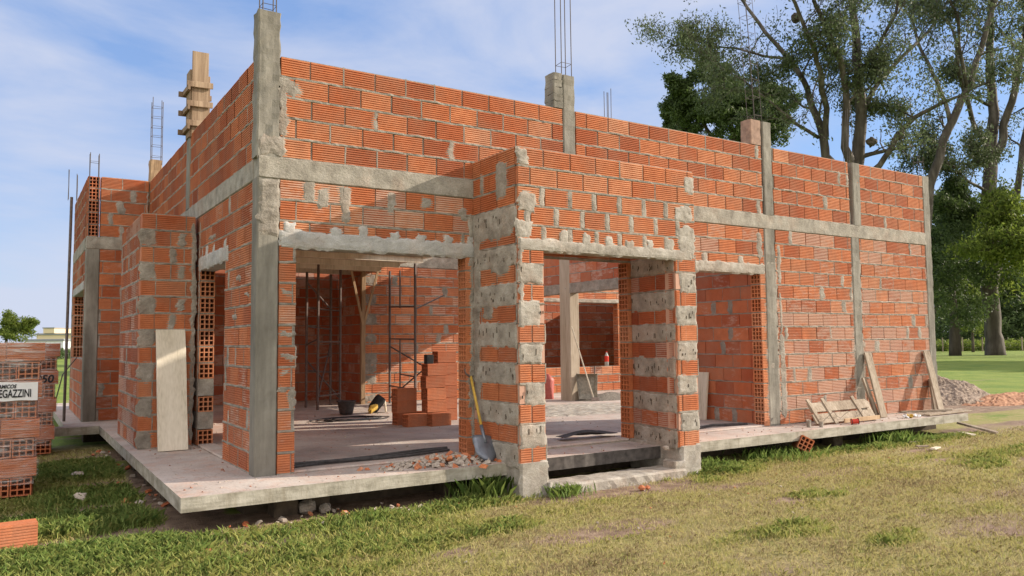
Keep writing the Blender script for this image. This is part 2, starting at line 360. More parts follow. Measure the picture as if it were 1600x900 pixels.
for n_ in t_.nodes:
    if n_.type == 'VALTORGB':
        n_.color_ramp.elements[0].color = (.27, .205, .115, 1); e = n_.color_ramp.elements.new(.16); e.color = (.50, .43, .21, 1)
        e = n_.color_ramp.elements.new(.45); e.color = (.40, .39, .12, 1)
        e = n_.color_ramp.elements.new(.7); e.color = (.25, .31, .08, 1)
M_EUC = leaf_mat('eucalyptus_leaf', (.05, .068, .036), (.16, .20, .09))
M_DK = leaf_mat('dark_leaf', (.038, .062, .024), (.12, .175, .05))
M_LG = leaf_mat('bright_leaf', (.07, .12, .02), (.24, .29, .05), .5)
def bark_f(c1, c2, c3):
    def f(t, b, o):
        n = tex(t, 1.6, 6, .6, (1, 1, .25)); c = ramp(t, n, [(.3, c1), (.5, c2), (.72, c3)]); t.links.new(c, b.inputs['Base Color']); bump(t, b, tex(t, 5, 5, .6, (1, 1, .2)), .6, .08)
    return f
M_BARK = mat('eucalyptus_bark', bark_f((.04, .033, .027), (.09, .075, .062), (.22, .195, .17)))
M_BARKD = mat('dark_bark', bark_f((.04, .032, .025), (.08, .065, .05), (.14, .115, .09)))

# ------------------------------------------------------------ ground
GZ = -.31
BL = [  # blobs: x, y, rx, ry, green, dirt
    (-1.2, .2, .9, 1.1, 1., 0), (-1.0, 1.6, .55, .8, .8, 0), (-1.1, 3.6, .5, .7, .8, .0), (-1.5, 1.0, .45, .22, .2, .8), (-1.05, 2.45, .25, .2, 0, .7), (-.5, 1.2, .22, 1.8, 0, .9), (-.9, 5.2, .45, .4, 0, .6),
    (2.0, -.75, .45, .25, .8, 0), (2.75, -1.02, .35, .16, .8, 0), (1.0, -.85, .8, .18, .5, .0), (5.2, -.75, .5, .3, .8, 0), (7.0, -.6, 1.6, .22, .75, 0), (9.2, -.6, 1.7, .25, .75, 0), (5.0, -2.4, .35, .12, .9, 0),
    (8.6, -2.0, 1., .3, .3, 0), (0.2, -1.5, .9, .5, .6, 0), (-.6, -2.2, 1.3, .4, .5, 0), (-1.3, -1.0, .8, .4, .75, 0), (1.3, -1.75, .45, .2, .6, 0), (.6, -.30, 1.9, .24, 0, .9), (3.6, -1.1, .8, .18, 0, .7), (4.5, -2.3, .8, .2, 0, .45), (6.2, -1.7, .6, .15, 0, .6),
    (7.4, -3.4, 1.3, .2, 0, .4), (10.6, -2.6, 1.3, .3, 0, .6), (12.8, -.6, 1.3, .4, 0, .5), (16.3, 1.7, 2.6, .5, .0, 1.), (3.0, -2.5, 1.6, .35, .0, .25), (-1.1, .9, .5, .9, .85, 0)]
random.seed(123)
for _i in range(26): _x = rnd(-.5, 12); _y = rnd(-4.6, -1.2); _r = rnd(.08, .26); BL.append((_x, _y, _r*1.4, _r*.7, rnd(.3, .58), 0))
for _i in range(12): _x = rnd(.5, 12); _y = rnd(-4.4, -1.3); _r = rnd(.12, .4); BL.append((_x, _y, _r*1.6, _r*.5, 0, rnd(.4, .7)))

def masks(x, y):
    g = 0.; d = 0.
    far = min(1, max(0, (math.hypot(x-CAM.x, y-CAM.y)-14)/16)); g = far*.92
    if x < .5 and y < 4: g = max(g, .40)
    if x < -.6 and y > 6.5: g = 1
    for (bx, by, rx, ry, bg_, bd) in BL:
        q = ((x-bx)/rx)**2+((y-by)/ry)**2
        if q < 3:
            e = max(0, 1-q/3*.95)*1.5; e = min(1, e)
            if bd > bg_: g *= (1-e*bd); d = max(d, e*bd)
            else: g = max(g, e*bg_)
    g += .10+.34*nz(x*.8, y*1.6, 3.)+.28*nz(x*3, y*5, 9.)
    d += 1.0*max(0, nz(x*.6, y*1.3, 21.)-.10)+.9*max(0, nz(x*2.2, y*3.4, 31.)-.2)
    return max(0, min(1, g)), max(0, min(1, d))
def gh(x, y):
    r = math.hypot(x-CAM.x, y-CAM.y); k = max(0, 1-r/30)
    return GZ-.012+k*(.014*nz(x*1.3, y*1.3, 0)+.009*nz(x*5, y*5, 4))
def lines(a, b, st, far):
    l = list(np.arange(a, b+1e-6, st)); s = st; x = b
    while x < far: s *= 1.35; x += s; l.append(x)
    s = st; x = a; pre = []
    while x > -far: s *= 1.35; x -= s; pre.append(x)
    return pre[::-1]+l
gx = lines(-4.5, 18, .09, 2500); gy = lines(-6.5, 8, .09, 2500)
vs = []; ga = []; da = []
for yy in gy:
    for xx in gx:
        vs.append((xx, yy, gh(xx, yy))); g_, d_ = masks(xx, yy); ga.append(g_); da.append(d_)
W_ = len(gx); fs = [(j*W_+i, j*W_+i+1, (j+1)*W_+i+1, (j+1)*W_+i) for j in range(len(gy)-1) for i in range(W_-1)]
me = bpy.data.meshes.new('ground'); me.from_pydata(vs, [], fs); me.materials.append(M_GND)
me.polygons.foreach_set('use_smooth', [True]*len(fs))
me.attributes.new('green', 'FLOAT', 'POINT').data.foreach_set('value', ga); me.attributes.new('dirt', 'FLOAT', 'POINT').data.foreach_set('value', da)
go = bpy.data.objects.new('ground', me); COL.objects.link(go); go['kind'] = 'structure'

# ------------------------------------------------------------ the house
random.seed(4)
H = thing('brick_house', 'unfinished one storey house of orange hollow brick with concrete columns and raised floor slab', 'house', (0, 0, GZ))
FF = Fr((0, 0, 0), (1, 0, 0), (0, -1, 0))      # front wall
FL = Fr((0, 0, 0), (0, 1, 0), (-1, 0, 0))      # left wall
TH = .18
def PT(l, rc=.4, t=.010, mi=1, lo=-99, hi=99): return [(u, z, a, b, rc, t, mi, lo, hi) for (u, z, a, b) in l]
def intervals(u0, u1, cuts):
    iv = [(u0, u1)]
    for (a, b) in cuts:
        nv = []
        for (x, y) in iv:
            if b <= x or a >= y: nv.append((x, y)); continue
            if a > x: nv.append((x, a))
            if b < y: nv.append((b, y))
        iv = nv
    return iv
def wall(name, F, u0, u1, z0, z1, ops=(), cols=(), ribbed=True, nr=8, sm=.3, seed=1, style=None, holl=(), mats=None, ph=0., th=TH, tlo=.2, thi=1., patches=0, parent=None, gap=.008, joint=.011, prot=.006, L_=.33, smf=None, pat=()):
    """courses of 0.2 m; ops: (u0,u1,z0,z1) openings, cols: (u0,u1,z0,z1) taken by columns, holl: (u edge, side) jambs with open brick ends"""
    random.seed(seed); mb = MB(); hbs = {}; n = int(round((z1-z0)/.2))
    for i in range(n):
        za = z0+.2*i; zb = za+.2; zm = za+.1; ci = int(round(za/.2))
        cuts = [(a, b) for (a, b, c, d) in list(ops)+list(cols) if c < zm < d]
        for (a, b) in intervals(u0, u1, cuts):
            a0, b0 = a, b
            for (ue, side) in holl:
                if side > 0 and abs(a-ue) < .01: a0 = a+.32; hollow_course(hbs.setdefault(ue, MB()), F, ue, 1, za, ci, th, ribbed)
                if side < 0 and abs(b-ue) < .01: b0 = b-.32; hollow_course(hbs.setdefault(ue, MB()), F, ue, -1, za, ci, th, ribbed)
            if b0-a0 < .02: continue
            fbox(mb, F, a0+.004, b0-.004, -th+.012, -.013, za-.0 if i else za, zb, 1)
            st = style(ci, a0, b0) if style else None
            if st == 'mortar':
                fbox(mb, F, a0, b0, -th, -.006, za+.004, zb-.004, 0, .6, .9)
                smear(mb, F, a0-.001+(rnd(0, .09) if random.random() < .3 else 0), b0+.001-(rnd(0, .07) if random.random() < .25 else 0), za-rnd(-.01, .04), zb+rnd(-.01, .04), .009, .02, .006, 0, .02, 2)
                for q_ in range(int((b0-a0)/.035)):
                    uu = rnd(a0+.02, b0-.02); zz_ = za+rnd(.03, .12)
                    if random.random() < .4: fbox(mb, F, uu, uu+rnd(.004, .009), -.002, .0105, zz_, zz_+rnd(.012, .06), 3, .5, 0, .001)  # dark slips stuck on as the shaded insides of open slots
                continue
            g = gap if st != 'tooth' else .055
            Lb = L_; off = ph+(Lb/2 if ci % 2 else 0)+rnd(-.02, .02)
            k = math.floor((a0-off)/(Lb+.012)); u = off+k*(Lb+.012)
            while u < b0-.01:
                x0 = max(u, a0); x1 = min(u+Lb+.012-g*rnd(.6, 1.4), b0)
                if x1-x0 > .03:
                    s = min(1, max(0, rnd(-.15, 1.)*sm*2)); 
                    if smf: s = min(1, s+smf((x0+x1)/2, za))
                    brick(mb, F, x0+.001, x1, 0., -th, za+.009, zb-.009, ribbed, rnd(tlo, thi), s, nr)
                    if st == 'tooth' and x1+g < b0: smear(mb, F, x1-.012, x1+g+.012, za+.0, zb, .006, .016, .006, .3, .022)
                    elif patches and random.random() < patches: q = rnd(.03, .085); smear(mb, F, max(a0, x1-q), min(b0, x1+q*.8), za-.01, zb+.01, .007, .03, .005, .55, .025)
                    elif random.random() < .35: smear(mb, F, x1-.002, x1+g+.003, za, zb, -.002, .006, .003, 0, .03)
                u += Lb+.012
            strip(mb, F, a0, b0, za, joint, prot, seed+ci)
    for (u, z, a, b, rc, t, mi, lo, hi) in pat:
        smear(mb, F, max(u-a, lo), min(u+a, hi), z-b, z+b, t, .035, .007, rc, .025, mi)
    o = mb.build(name, mats or [M_BR, M_MO, M_MOW, M_SOIL], parent or H)
    for hb in hbs.values(): hb.build('hollow_brick_edge', mats or [M_BR, M_MO, M_MOW, M_SOIL], o)
    return o
def hollow_course(mb, F, ue, side, za, ci, th, ribbed):
    a, b = (ue, ue+.316) if side > 0 else (ue-.316, ue)
    if F is FL and ci in (1, 3) or (F is FF and False):
        fbox(mb, F, a, b, -th, 0, za+.002, za+.198, 1)
        return
    t = rnd(.6, 1); hollow(mb, F, a, b, -th+.002, -.006, za+.008, za+.190, t, side)
    if ribbed: ribs(mb, F, a+.001, b, 0, za+.008, za+.190, 8, .0045, t, 0)
    fbox(mb, F, a+(.006 if side > 0 else 0), b-(.006 if side < 0 else 0), -th+.006, -.009, za-.009, za+.0075, 1)

# front wall; openings: living door-window, porch door, right door
OPF = [(.362, 2.225, 0, 2.2), (2.75, 4.53, 0, 2.2), (5.55, 6.995, 0, 2.2)]
CF_ = [(7.09, 7.33, 0, 9), (9.13, 9.35, 0, 9), (11.22, 11.5, 0, 9), (0, .2, 0, 9)]
def sf(u, z): return (.35 if (u > 7.2 and z < 2.0) else 0)+(.25 if z < 2.8 and z > 2.3 else 0)+(.25*max(0, nz(u*.7, z*1.2, 2)))
wall('wall', FF, .2, 11.22, 0, 2.8, OPF, CF_, sm=.28, seed=3, holl=[(2.225, -1)][:0]+[(2.225, 1), (4.53, 1), (6.995, 1)][1:]+[(2.225, 1)], patches=.10, smf=sf,
     pat=PT([(.86, 2.6, .055, .19), (1.35, 2.67, .05, .11), (.62, 2.66, .06, .1), (2.3, 2.35, .05, .30), (2.2, 2.62, .05, .07), (1.75, 2.7, .07, .07), (.25, .8, .04, .04), (.28, 1.12, .07, .03), (.28, 1.3, .07, .025), (.27, .95, .05, .03), (.28, 1.72, .07, .03), (7.0, 2.55, .06, .2), (7.42, .7, .07, .6), (4.9, 2.9, .12, .12), (5.0, 2.72, .2, .07), (7.40, 2.3, .05, .3), (7.41, 1.6, .035, .3), (5.3, 2.45, .25, .03), (2.31, 1.2, .035, 1.1), (2.28, .75, .03, .25)]))
wall('wall', FF, .2, 11.22, 3.0, 4.0, (), CF_+[(3.56, 3.76, 3.0, 9)], sm=.12, seed=5, gap=.013, patches=.05, tlo=.1, joint=.012, prot=.009)
# left wall
wall('wall', FL, .2, 6.96, 0, 2.8, [(1.33, 2.66, 0, 2.2)], (), sm=.30, seed=8, holl=[(2.66, 1)], patches=.08, tlo=.1, thi=.85,
     pat=PT([(2.70, 1.4, .03, 1.35), (1.3, 2.2, .05, .07), (.9, 1.5, .10, .03), (.75, 1.9, .09, .03), (.4, 1.7, .1, .02), (1.25, .9, .03, .2), (1.1, .35, .02, .2), (2.0, 2.45, .2, .03)], .3))
wall('wall', FL, .2, 6.96, 3.0, 4.0, (), [(3.42, 3.62, 3., 9)], sm=.12, seed=9, tlo=.0, thi=.8, gap=.011)
# beams
def beam(F, u0, u1, z0, z1, proud=.006, m=None, th=TH, amp=.006, nm='beam'):
    mb = MB(); P0 = F.p(u0, -th/2, (z0+z1)/2); P1 = F.p(u1, -th/2, (z0+z1)/2)
    rough(mb, P0, P1, F.N, (0, 0, 1), th+2*proud, z1-z0, .06, amp, 0, .5, .01)
    return mb.build(nm, m or M_BEAM, H, smooth=False)
beam(FF, -.0, 11.25, 2.795, 3.005, .008)
beam(FL, .19, 6.94, 2.795, 3.005, .008)
# columns
def column(x, y, z0, z1, wx=.2, wy=.2, m=None, amp=.006, nm='column', parent=None):
    mb = MB(); rough(mb, (x, y, z0), (x, y, z1), (1, 0, 0), (0, 1, 0), wx, wy, .06, amp, 0, .5, .014); return mb.build(nm, m or M_CO, parent or H)
cc = column(.092, .105, 0, 2.80, .205, .205, amp=.004)
cs = column(.085, .092, 3.0, 4.42, .215, .19, amp=.014)
random.seed(2)
mb = MB()   # spilled cement down the corner under the beam
smear(mb, FF, .0, .20, 2.25, 2.80, .012, .03, .01, 0, .03, 0); smear(mb, FF, -.02, .26, 3.0, 3.22, .02, .05, .012, .3, .03, 0)
smear(mb, FF, .18, .40, 3.62, 3.80, .006, .05, .006, .5, .03, 0); smear(mb, FF, .18, .27, 3.2, 3.7, .006, .04, .006, .2, .03, 0)
mb.build('cement_spill', M_MO, cc)
for (x0, x1, y, z0, z1) in ((7.09, 7.33, .09, 0, 2.8), (7.12, 7.33, .09, 3.0, 4.36), (9.13, 9.35, .09, 0, 2.8), (9.22, 9.44, .09, 3.0, 4.0), (11.2, 11.42, .09, 0, 4.0), (3.56, 3.76, .09, 3.0, 4.42)):
    c_ = column((x0+x1)/2, y, z0, z1, x1-x0-.02, .195, amp=.008)
    if z0 == 0 and x0 < 10:
        random.seed(int(x0*10)); mb = MB(); smear(mb, FF, x0-.03, x1+.04, .05, 1.2, .005, .05, .006, .1, .04, 0); smear(mb, FF, x0-.01, x1+.02, 1.1, 2.5, .004, .05, .006, .1, .04, 0); mb.build('cement_smear', M_MO, c_)
# brick piers beside the short columns
mb = MB(); rough(mb, (6.99, .09, 4.0), (6.99, .09, 4.36), (1, 0, 0), (0, 1, 0), .22, .19, .05, .006); mb.build('brick_pier', M_PIER, H)
mb = MB()
for k in range(5): rough(mb, (3.50, .09, 4.0+.085*k), (3.50, .09, 4.082+.085*k), (1, 0, 0), (0, 1, 0), .12+rnd(0, .03), .19, .04, .012)
mb.build('brick_pier', M_CO, H)
# lintels: cast strip with uneven upper edge
def lintel(F, u0, u1, z0, z1, seed, m=None, teeth=None, soffit=True):
    random.seed(seed); mb = MB(); rough(mb, F.p(u0, -TH/2, (z0+z1)/2-.01), F.p(u1, -TH/2, (z0+z1)/2-.01), F.N, (0, 0, 1), TH+.012, z1-z0-.04, .08, .003, 0, .5, .006)
    smear(mb, F, u0-.02, u1+.02, z0+.004, z1, .018, .022, .006, 0, .026, 0)
    for u in (teeth or []): smear(mb, F, u-.05-rnd(0, .02), u+.05+rnd(0, .02), z1-.06, z1+rnd(.05, .12), .014, .03, .006, .5, .022, 0)
    return mb.build('lintel', m or M_LIN, H)
lintel(FF, .22, 2.33, 2.135, 2.31, 1, None, [.3, .75, 1.05, 1.38, 1.7, 2.02, 2.28])
lintel(FF, 4.82, 7.08, 2.13, 2.29, 2, M_MOW, [5.9, 6.6])
lintel(FL, 1.22, 2.72, 2.11, 2.29, 3, None, [1.35, 1.9, 2.3])

# porch
XL, XR, YP = 2.333, 4.80, -.89
FP = Fr((0, YP, 0), (1, 0, 0), (0, -1, 0))
FPS = Fr((XL-.016, 0, 0), (0, -1, 0), (-1, 0, 0))      # outer left side, u runs forward
FPI = Fr((4.582, 0, 0), (4.485-4.60, YP, 0), (YP, .115, 0))  # inner face of the right side
def sty_f(c, a, b): 
    if c < 11: return 'mortar' if c % 2 else None
    if c in (11, 12, 13): return 'tooth'
    return None
def sty_s(c, a, b): return 'mortar' if c % 2 == 0 and c < 13 else None
PO = [(2.64, 4.485, 0, 2.2)]
wall('porch_wall', FP, XL, XR, 0, 3.2, PO, (), sm=.12, seed=21, style=sty_f, tlo=.5, prot=.006, ph=.1, gap=.012,
     pat=PT([(2.40, 3.10, .075, .10), (2.44, 2.62, .11, .10), (2.40, 2.37, .10, .09), (4.72, 3.03, .085, .11), (4.66, 2.35, .13, .20), (4.62, 2.68, .15, .09), (2.36, 1.9, .03, .3)], .3, .012, 2))
wall('porch_wall', FPS, .0, -YP-.024, 0, 3.2, (), (), sm=.20, seed=22, style=sty_s, tlo=.35, thi=.9, th=.17, L_=.33,
     pat=PT([(.2, 2.9, .05, .13), (.45, 2.42, .38, .13), (.08, 1.5, .08, 1.0), (.6, 2.9, .12, .2), (.55, 2.05, .2, .14), (.3, 1.55, .1, .1)], .35, .008, 1, 0, .86))
wall('porch_wall', FPI, .0, math.hypot(.115, -YP)-.03, 0, 3.2, (), (), sm=.4, seed=23, style=sty_s, tlo=.0, thi=.7, mats=[M_BRR, M_MO, M_MOW, M_SOIL], th=.17)
FPR = Fr((XR-.012, 0, 0), (0, -1, 0), (1, 0, 0)); mb = MB(); fbox(mb, FPR, 0, -YP-TH-.004, -.13, 0, 0, 3.19, 0, .5, .6); mb.build('porch_wall', [M_BR], H)
lintel(FP, XL+.02, XR-.06, 2.135, 2.27, 33, M_MOW, [2.9, 3.2, 3.5, 3.8, 4.1, 4.4])
# concrete feet of the two pillars
for (x0, x1, sd_) in ((XL-.01, 2.66, 1), (4.50, XR+.01, 2)):
    random.seed(sd_); mb = MB(); rough(mb, ((x0+x1)/2, YP/2-.01, GZ-.05), ((x0+x1)/2, YP/2-.01, .02), (1, 0, 0), (0, 1, 0), x1-x0, -YP+.02, .06, .012, 0, .5, .02)
    fo = mb.build('footing', M_MOW, H)
    mb = MB(); smear(mb, FP, x0, x1, GZ-.04, .02, .012, .03, .014, 0, .03, 0); 
    if sd_ == 1: rough(mb, (2.70, YP+.03, GZ-.04), (2.70, YP+.03, -.19), (1, 0, 0), (0, 1, 0), .12, .16, .04, .02)
    else: rough(mb, (4.45, YP+.07, GZ-.04), (4.45, YP+.07, -.14), (1, 0, 0), (0, 1, 0), .16, .2, .04, .02)
    mb.build('cement_spill', M_MOW, fo)

# bay on the left wall
XB, YB, YB2 = -.645, 2.75, 4.75
FBY = Fr((XB, YB, 0), (1, 0, 0), (0, -1, 0)); FBX = Fr((XB, YB, 0), (0, 1, 0), (-1, 0, 0))
wall('bay_wall', FBY, 0, .60, 0, 2.8, (), (), sm=.10, seed=41, tlo=.2, thi=.9, ph=-.02, joint=.013, prot=.006,
     pat=PT([(.075, .2*i+.1, .095, .11) for i in (0, 2, 4, 6, 8, 10, 12)]+[(.35, .2*i+.1, .05, .10) for i in (3, 5, 7, 11)]+[(.45, .2*i+.1, .05, .09) for i in (12, 10, 8, 5)]+[(.58, 1.4, .03, 1.35)], .35, .009))
wall('bay_wall', FBX, TH+.002, YB2-YB, 0, 2.8, (), (), sm=.45, seed=42, tlo=.0, thi=.6, joint=.016, prot=.004, patches=.1)
mb = MB(); fbox(mb, WF, XB+.02, -.005, -YB2, -YB2+.15, 0, 2.8, 0, .4, .5); mb.build('bay_wall', [M_BR], H)

# rear wing on the left
XW, YW = -.93, 6.96
FWY = Fr((0, YW, 0), (1, 0, 0), (0, -1, 0)); FWX = Fr((XW, YW, 0), (0, 1, 0), (-1, 0, 0))
wall('wing_wall', FWY, -.73, .0, 0, 2.8, (), (), sm=.30, seed=51, tlo=.1, thi=.8, patches=.25, mats=[M_BR, M_MO, M_MO, M_SOIL])
wall('wing_wall', FWY, -.735, -.02, 3.0, 4.0, (), (), sm=.15, seed=52, tlo=.2, thi=.9, patches=.3, ph=.1)
wall('wing_wall', FWX, .2, 3.1, 0, 2.8, [(.35, 2.6, 1.0, 2.15)], (), sm=.35, seed=53, holl=[(2.6, 1)], tlo=.1, thi=.7)
wall('wing_wall', FWX, .005, 3.1, 3.0, 4.0, (), (), sm=.3, seed=54, holl=[(.005, 1)], tlo=.0, thi=.5, mats=[M_BRR, M_MO, M_MOW, M_SOIL])
beam(FWY, -.93, .0, 2.795, 3.002); beam(FWX, .19, 3.1, 2.795, 3.002)
mb = MB(); rough(mb, FWX.p(.25, -.09, 2.22), FWX.p(2.7, -.09, 2.22), (1, 0, 0), (0, 0, 1), .2, .15, .1, .005); mb.build('lintel', M_LIN, H)
column(-.83, 7.06, 0, 2.8, .2, .2, amp=.003)
column(-.83, 10.1, 0, 3.0, .2, .2)
cst = column(.09, 7.07, 3.0, 4.38, .19, .19, M_WT, .012)

# thin column on the left wall and its timber formwork above
ct = column(.085, 3.52, 3.0, 4.0, .2, .2)
ff = MB()
def ffb(x0, x1, y0, y1, z0, z1, t=.5): rough(ff, ((x0+x1)/2, (y0+y1)/2, z0), ((x0+x1)/2, (y0+y1)/2, z1), (1, 0, 0), (0, 1, 0), x1-x0, y1-y0, .15, .002, 0, t, .003)
ffb(-.03, .0, 3.38, 3.62, 3.95, 4.85, .3); ffb(-.005, .20, 3.36, 3.385, 3.95, 5.10, .6); ffb(.205, .23, 3.4, 3.62, 3.95, 4.8, .4); ffb(0, .2, 3.6, 3.625, 3.95, 4.8, .4)
fo = ff.build('formwork', M_WOB, H)
for z in (4.12, 4.38, 4.64):
    cb = MB(); rough(cb, (-.07, 3.335, z), (.25, 3.33, z+.01), (0, 1, 0), (0, 0, 1), .03, .075, .1, .002, 0, .8, .003)
    rough(cb, (-.05, 3.30, z-.05), (-.055, 3.70, z-.05), (1, 0, 0), (0, 0, 1), .03, .07, .1, .002, 0, .3, .003)
    rough(cb, (-.12, 3.66, z-.06), (.30, 3.66, z-.06), (0, 1, 0), (0, 0, 1), .03, .07, .1, .002, 0, .3, .003)
    cb.build('clamp_board', M_WOB, fo)

# reinforcement
def cage(x, y, z0, z1, wx=.12, wy=.12, st=.2, r=.005, stir=True, parent=None, lean=(0, 0), bars=4, zs=None):
    mb = MB(); pts = [(-wx/2, -wy/2), (wx/2, -wy/2), (wx/2, wy/2), (-wx/2, wy/2)]
    for i, (a, b) in enumerate(pts[:bars]):
        h = z1-rnd(0, .12); mb_ = [(x+a, y+b, z0), (x+a+lean[0]*.4+rnd(-.006, .006), y+b+lean[1]*.4, (z0+h)/2), (x+a+lean[0], y+b+lean[1], h)]
        tube(mb, mb_, r, 5)
    if stir:
        z = zs if zs else z0+.15
        while z < z1-.15:
            f = (z-z0)/(z1-z0); c = [(x+a+lean[0]*f, y+b+lean[1]*f, z+rnd(-.006, .006)) for a, b in pts]; tube(mb, c+[c[0]], .0035, 4); z += st*rnd(.85, 1.15)
    return mb.build('rebar_cage', M_RE, parent or H)
random.seed(61)
cage(.09, .09, 4.3, 5.3, .13, .12, .2, .006, True, cs, zs=4.5)
cage(3.66, .10, 4.3, 6.4, .15, .12, .9, .006, True, zs=4.58)
cage(7.10, .10, 4.3, 7.4, .15, .13, .24, .0038, True, lean=(-.25, 0))
cage(9.3, .10, 3.9, 5.0, .10, .1, .3, .004, False)
cage(11.3, .10, 3.9, 4.45, .12, .1, .2, .004, True)
cage(.10, 7.05, 4.3, 5.50, .16, .14, .17, .006, True, cst)
cage(-.84, 7.02, 3.0, 4.42, .13, .12, .36, .006, True, zs=3.2)
cage(-1.0, 9.6, 4.0, 4.6, .14, .14, .3, .006, False)
cage(6.76, 3.0, 4.1, 5.65, .09, .08, .3, .006, False)

# floor slab with its walkway, edge and what carries it
random.seed(70)
def slab(name, poly, z0, z1, mt, me_, parent=H, cell=None):
    mb = MB(); n = len(poly); vs = [Vector((x, y, z1)) for x, y in poly]+[Vector((x, y, z0)) for x, y in poly]
    mb.add(vs, [tuple(range(n))], 0); mb.add(vs, [tuple(range(2*n-1, n-1, -1))]+[(i, i+n, (i+1) % n+n, (i+1) % n) for i in range(n)], 1)
    return mb.build(name, [mt, me_], parent)
def edgeline(pts, amp=.006, st=.12):
    o = []
    for (a, b) in zip(pts[:-1], pts[1:]):
        a = Vector((*a, 0)); b = Vector((*b, 0)); n = max(1, int((b-a).length/st)); d = (b-a).normalized(); q = Vector((d.y, -d.x, 0))
        for i in range(n): c = a+(b-a)*i/n+q*(amp*nz(i*.45, a.x, a.y) if i else 0); o.append((c.x, c.y))
    return o
poly = edgeline([(-.75, -.642), (2.40, -.642), (2.40, 0), (4.75, 0), (4.75, -.642), (11.22, -.642)])+[(11.45, .3), (11.6, 12.), (-1.2, 12.), (-1.2, 6.4), (-1.75, 6.4), (-1.75, 6.12), (-.75, 6.12)]
slab('floor_slab', poly, -.12, 0, M_SL, M_SE)
slab('porch_slab', edgeline([(2.60, -.56), (4.52, -.56)], .02, .07)+[(4.52, -.56), (4.56, .05), (2.60, .05)], -.145, -.01, M_SL, M_TAR)
mb = MB(); rough(mb, (2.64, -.78, -.30), (4.52, -.78, -.30), (0, 1, 0), (0, 0, 1), .36, .16, .06, .014, 0, .5, .02)
mb.build('step', M_MOW, H)
mb = MB()
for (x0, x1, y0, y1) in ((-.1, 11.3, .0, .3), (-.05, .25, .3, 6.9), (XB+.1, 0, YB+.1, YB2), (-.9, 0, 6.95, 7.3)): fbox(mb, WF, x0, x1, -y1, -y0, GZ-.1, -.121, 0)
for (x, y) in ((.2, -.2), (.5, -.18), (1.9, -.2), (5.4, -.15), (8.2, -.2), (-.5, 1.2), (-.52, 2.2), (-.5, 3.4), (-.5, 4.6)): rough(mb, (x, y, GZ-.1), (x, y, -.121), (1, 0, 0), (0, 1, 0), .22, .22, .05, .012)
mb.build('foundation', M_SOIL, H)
# threshold ridges of screed inside the openings
for q_ in (((.36, .09, .008), (2.25, .09, .008), (0, 1, 0), (0, 0, 1), .16, .03), ((2.66, .09, .01), (4.5, .09, .01), (0, 1, 0), (0, 0, 1), .2, .03), ((.1, 1.35, .012), (.1, 2.64, .012), (1, 0, 0), (0, 0, 1), .2, .03), ((5.5, .09, .008), (7.0, .09, .008), (0, 1, 0), (0, 0, 1), .17, .03)):
    mb = MB(); rough(mb, *q_, .07, .006); mb.build('threshold', M_SL, H)
#, (2.25, .09, .008), (0, 1, 0), (0, 0, 1), .16, .03, .07, .006); rough(mb, (2.66, .09, .01), (4.5, .09, .01), (0, 1, 0), (0, 0, 1), .2, .03, .07, .006); rough(mb, (.1, 1.35, .012), (.1, 2.64, .012), (1, 0, 0), (0, 0, 1), .2, .03, .07, .006); rough(mb, (5.5, .09, .008), (7.0, .09, .008), (0, 1, 0), (0, 0, 1), .17, .03, .07, .005)

# interior walls
FI = Fr((0, 7.58, 0), (1, 0, 0), (0, -1, 0))
wall('inner_wall', FI, 4.10, 13.0, 0, 2.8, [(8.45, 10.78, .6, 2.2)], (), True, 4, .35, 71, tlo=.3, thi=1., patches=.08, joint=.013, holl=[(10.78, 1)], pat=PT([(4.24, .2*i+.1, .14, .1) for i in (0, 2, 3, 4, 6, 8, 10, 12)], .3, .006))
beam(FI, 4.1, 13.0, 2.8, 3.15, nm='inner_beam')
mb = MB(); rough(mb, FI.p(8.35, -.09, 2.19), FI.p(10.9, -.09, 2.19), (0, 1, 0), (0, 0, 1), .2, .1, .1, .006); mb.build('lintel', M_MOW, H)
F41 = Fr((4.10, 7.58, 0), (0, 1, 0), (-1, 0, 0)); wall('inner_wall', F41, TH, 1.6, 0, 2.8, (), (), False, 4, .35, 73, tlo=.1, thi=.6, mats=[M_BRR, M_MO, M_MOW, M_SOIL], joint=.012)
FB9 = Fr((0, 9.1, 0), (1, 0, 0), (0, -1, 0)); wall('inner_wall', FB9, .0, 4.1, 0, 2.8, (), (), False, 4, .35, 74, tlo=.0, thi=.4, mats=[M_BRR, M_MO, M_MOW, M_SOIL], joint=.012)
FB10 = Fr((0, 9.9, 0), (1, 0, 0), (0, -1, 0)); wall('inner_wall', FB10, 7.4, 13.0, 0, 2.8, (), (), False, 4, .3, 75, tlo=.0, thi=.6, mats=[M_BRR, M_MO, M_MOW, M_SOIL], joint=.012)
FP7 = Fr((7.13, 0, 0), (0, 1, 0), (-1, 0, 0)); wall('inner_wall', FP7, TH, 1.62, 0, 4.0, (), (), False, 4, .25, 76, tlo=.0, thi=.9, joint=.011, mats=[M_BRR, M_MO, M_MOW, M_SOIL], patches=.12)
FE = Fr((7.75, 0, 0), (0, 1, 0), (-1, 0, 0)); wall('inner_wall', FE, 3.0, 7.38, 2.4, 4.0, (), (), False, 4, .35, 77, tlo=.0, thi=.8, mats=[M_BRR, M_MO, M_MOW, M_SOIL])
beam(FE, 3.0, 7.38, 2.2, 2.4, m=M_MO, nm='inner_beam')
column(7.86, 5.68, 0, 2.95, .24, .36, M_WTP, .003, 'inner_column')
column(7.86, 5.68, 2.95, 4.0, .2, .2); column(5.6, 3.0, 3.0, 4.2, .18, .18) if False else None
mb = MB(); fbox(mb, WF, 7.2, 13.2, -8.7, -7.58, 3.16, 3.28); mb.build('room_shade_slab', M_BEAM, H)  # unseen slab added to darken the room behind the inner window
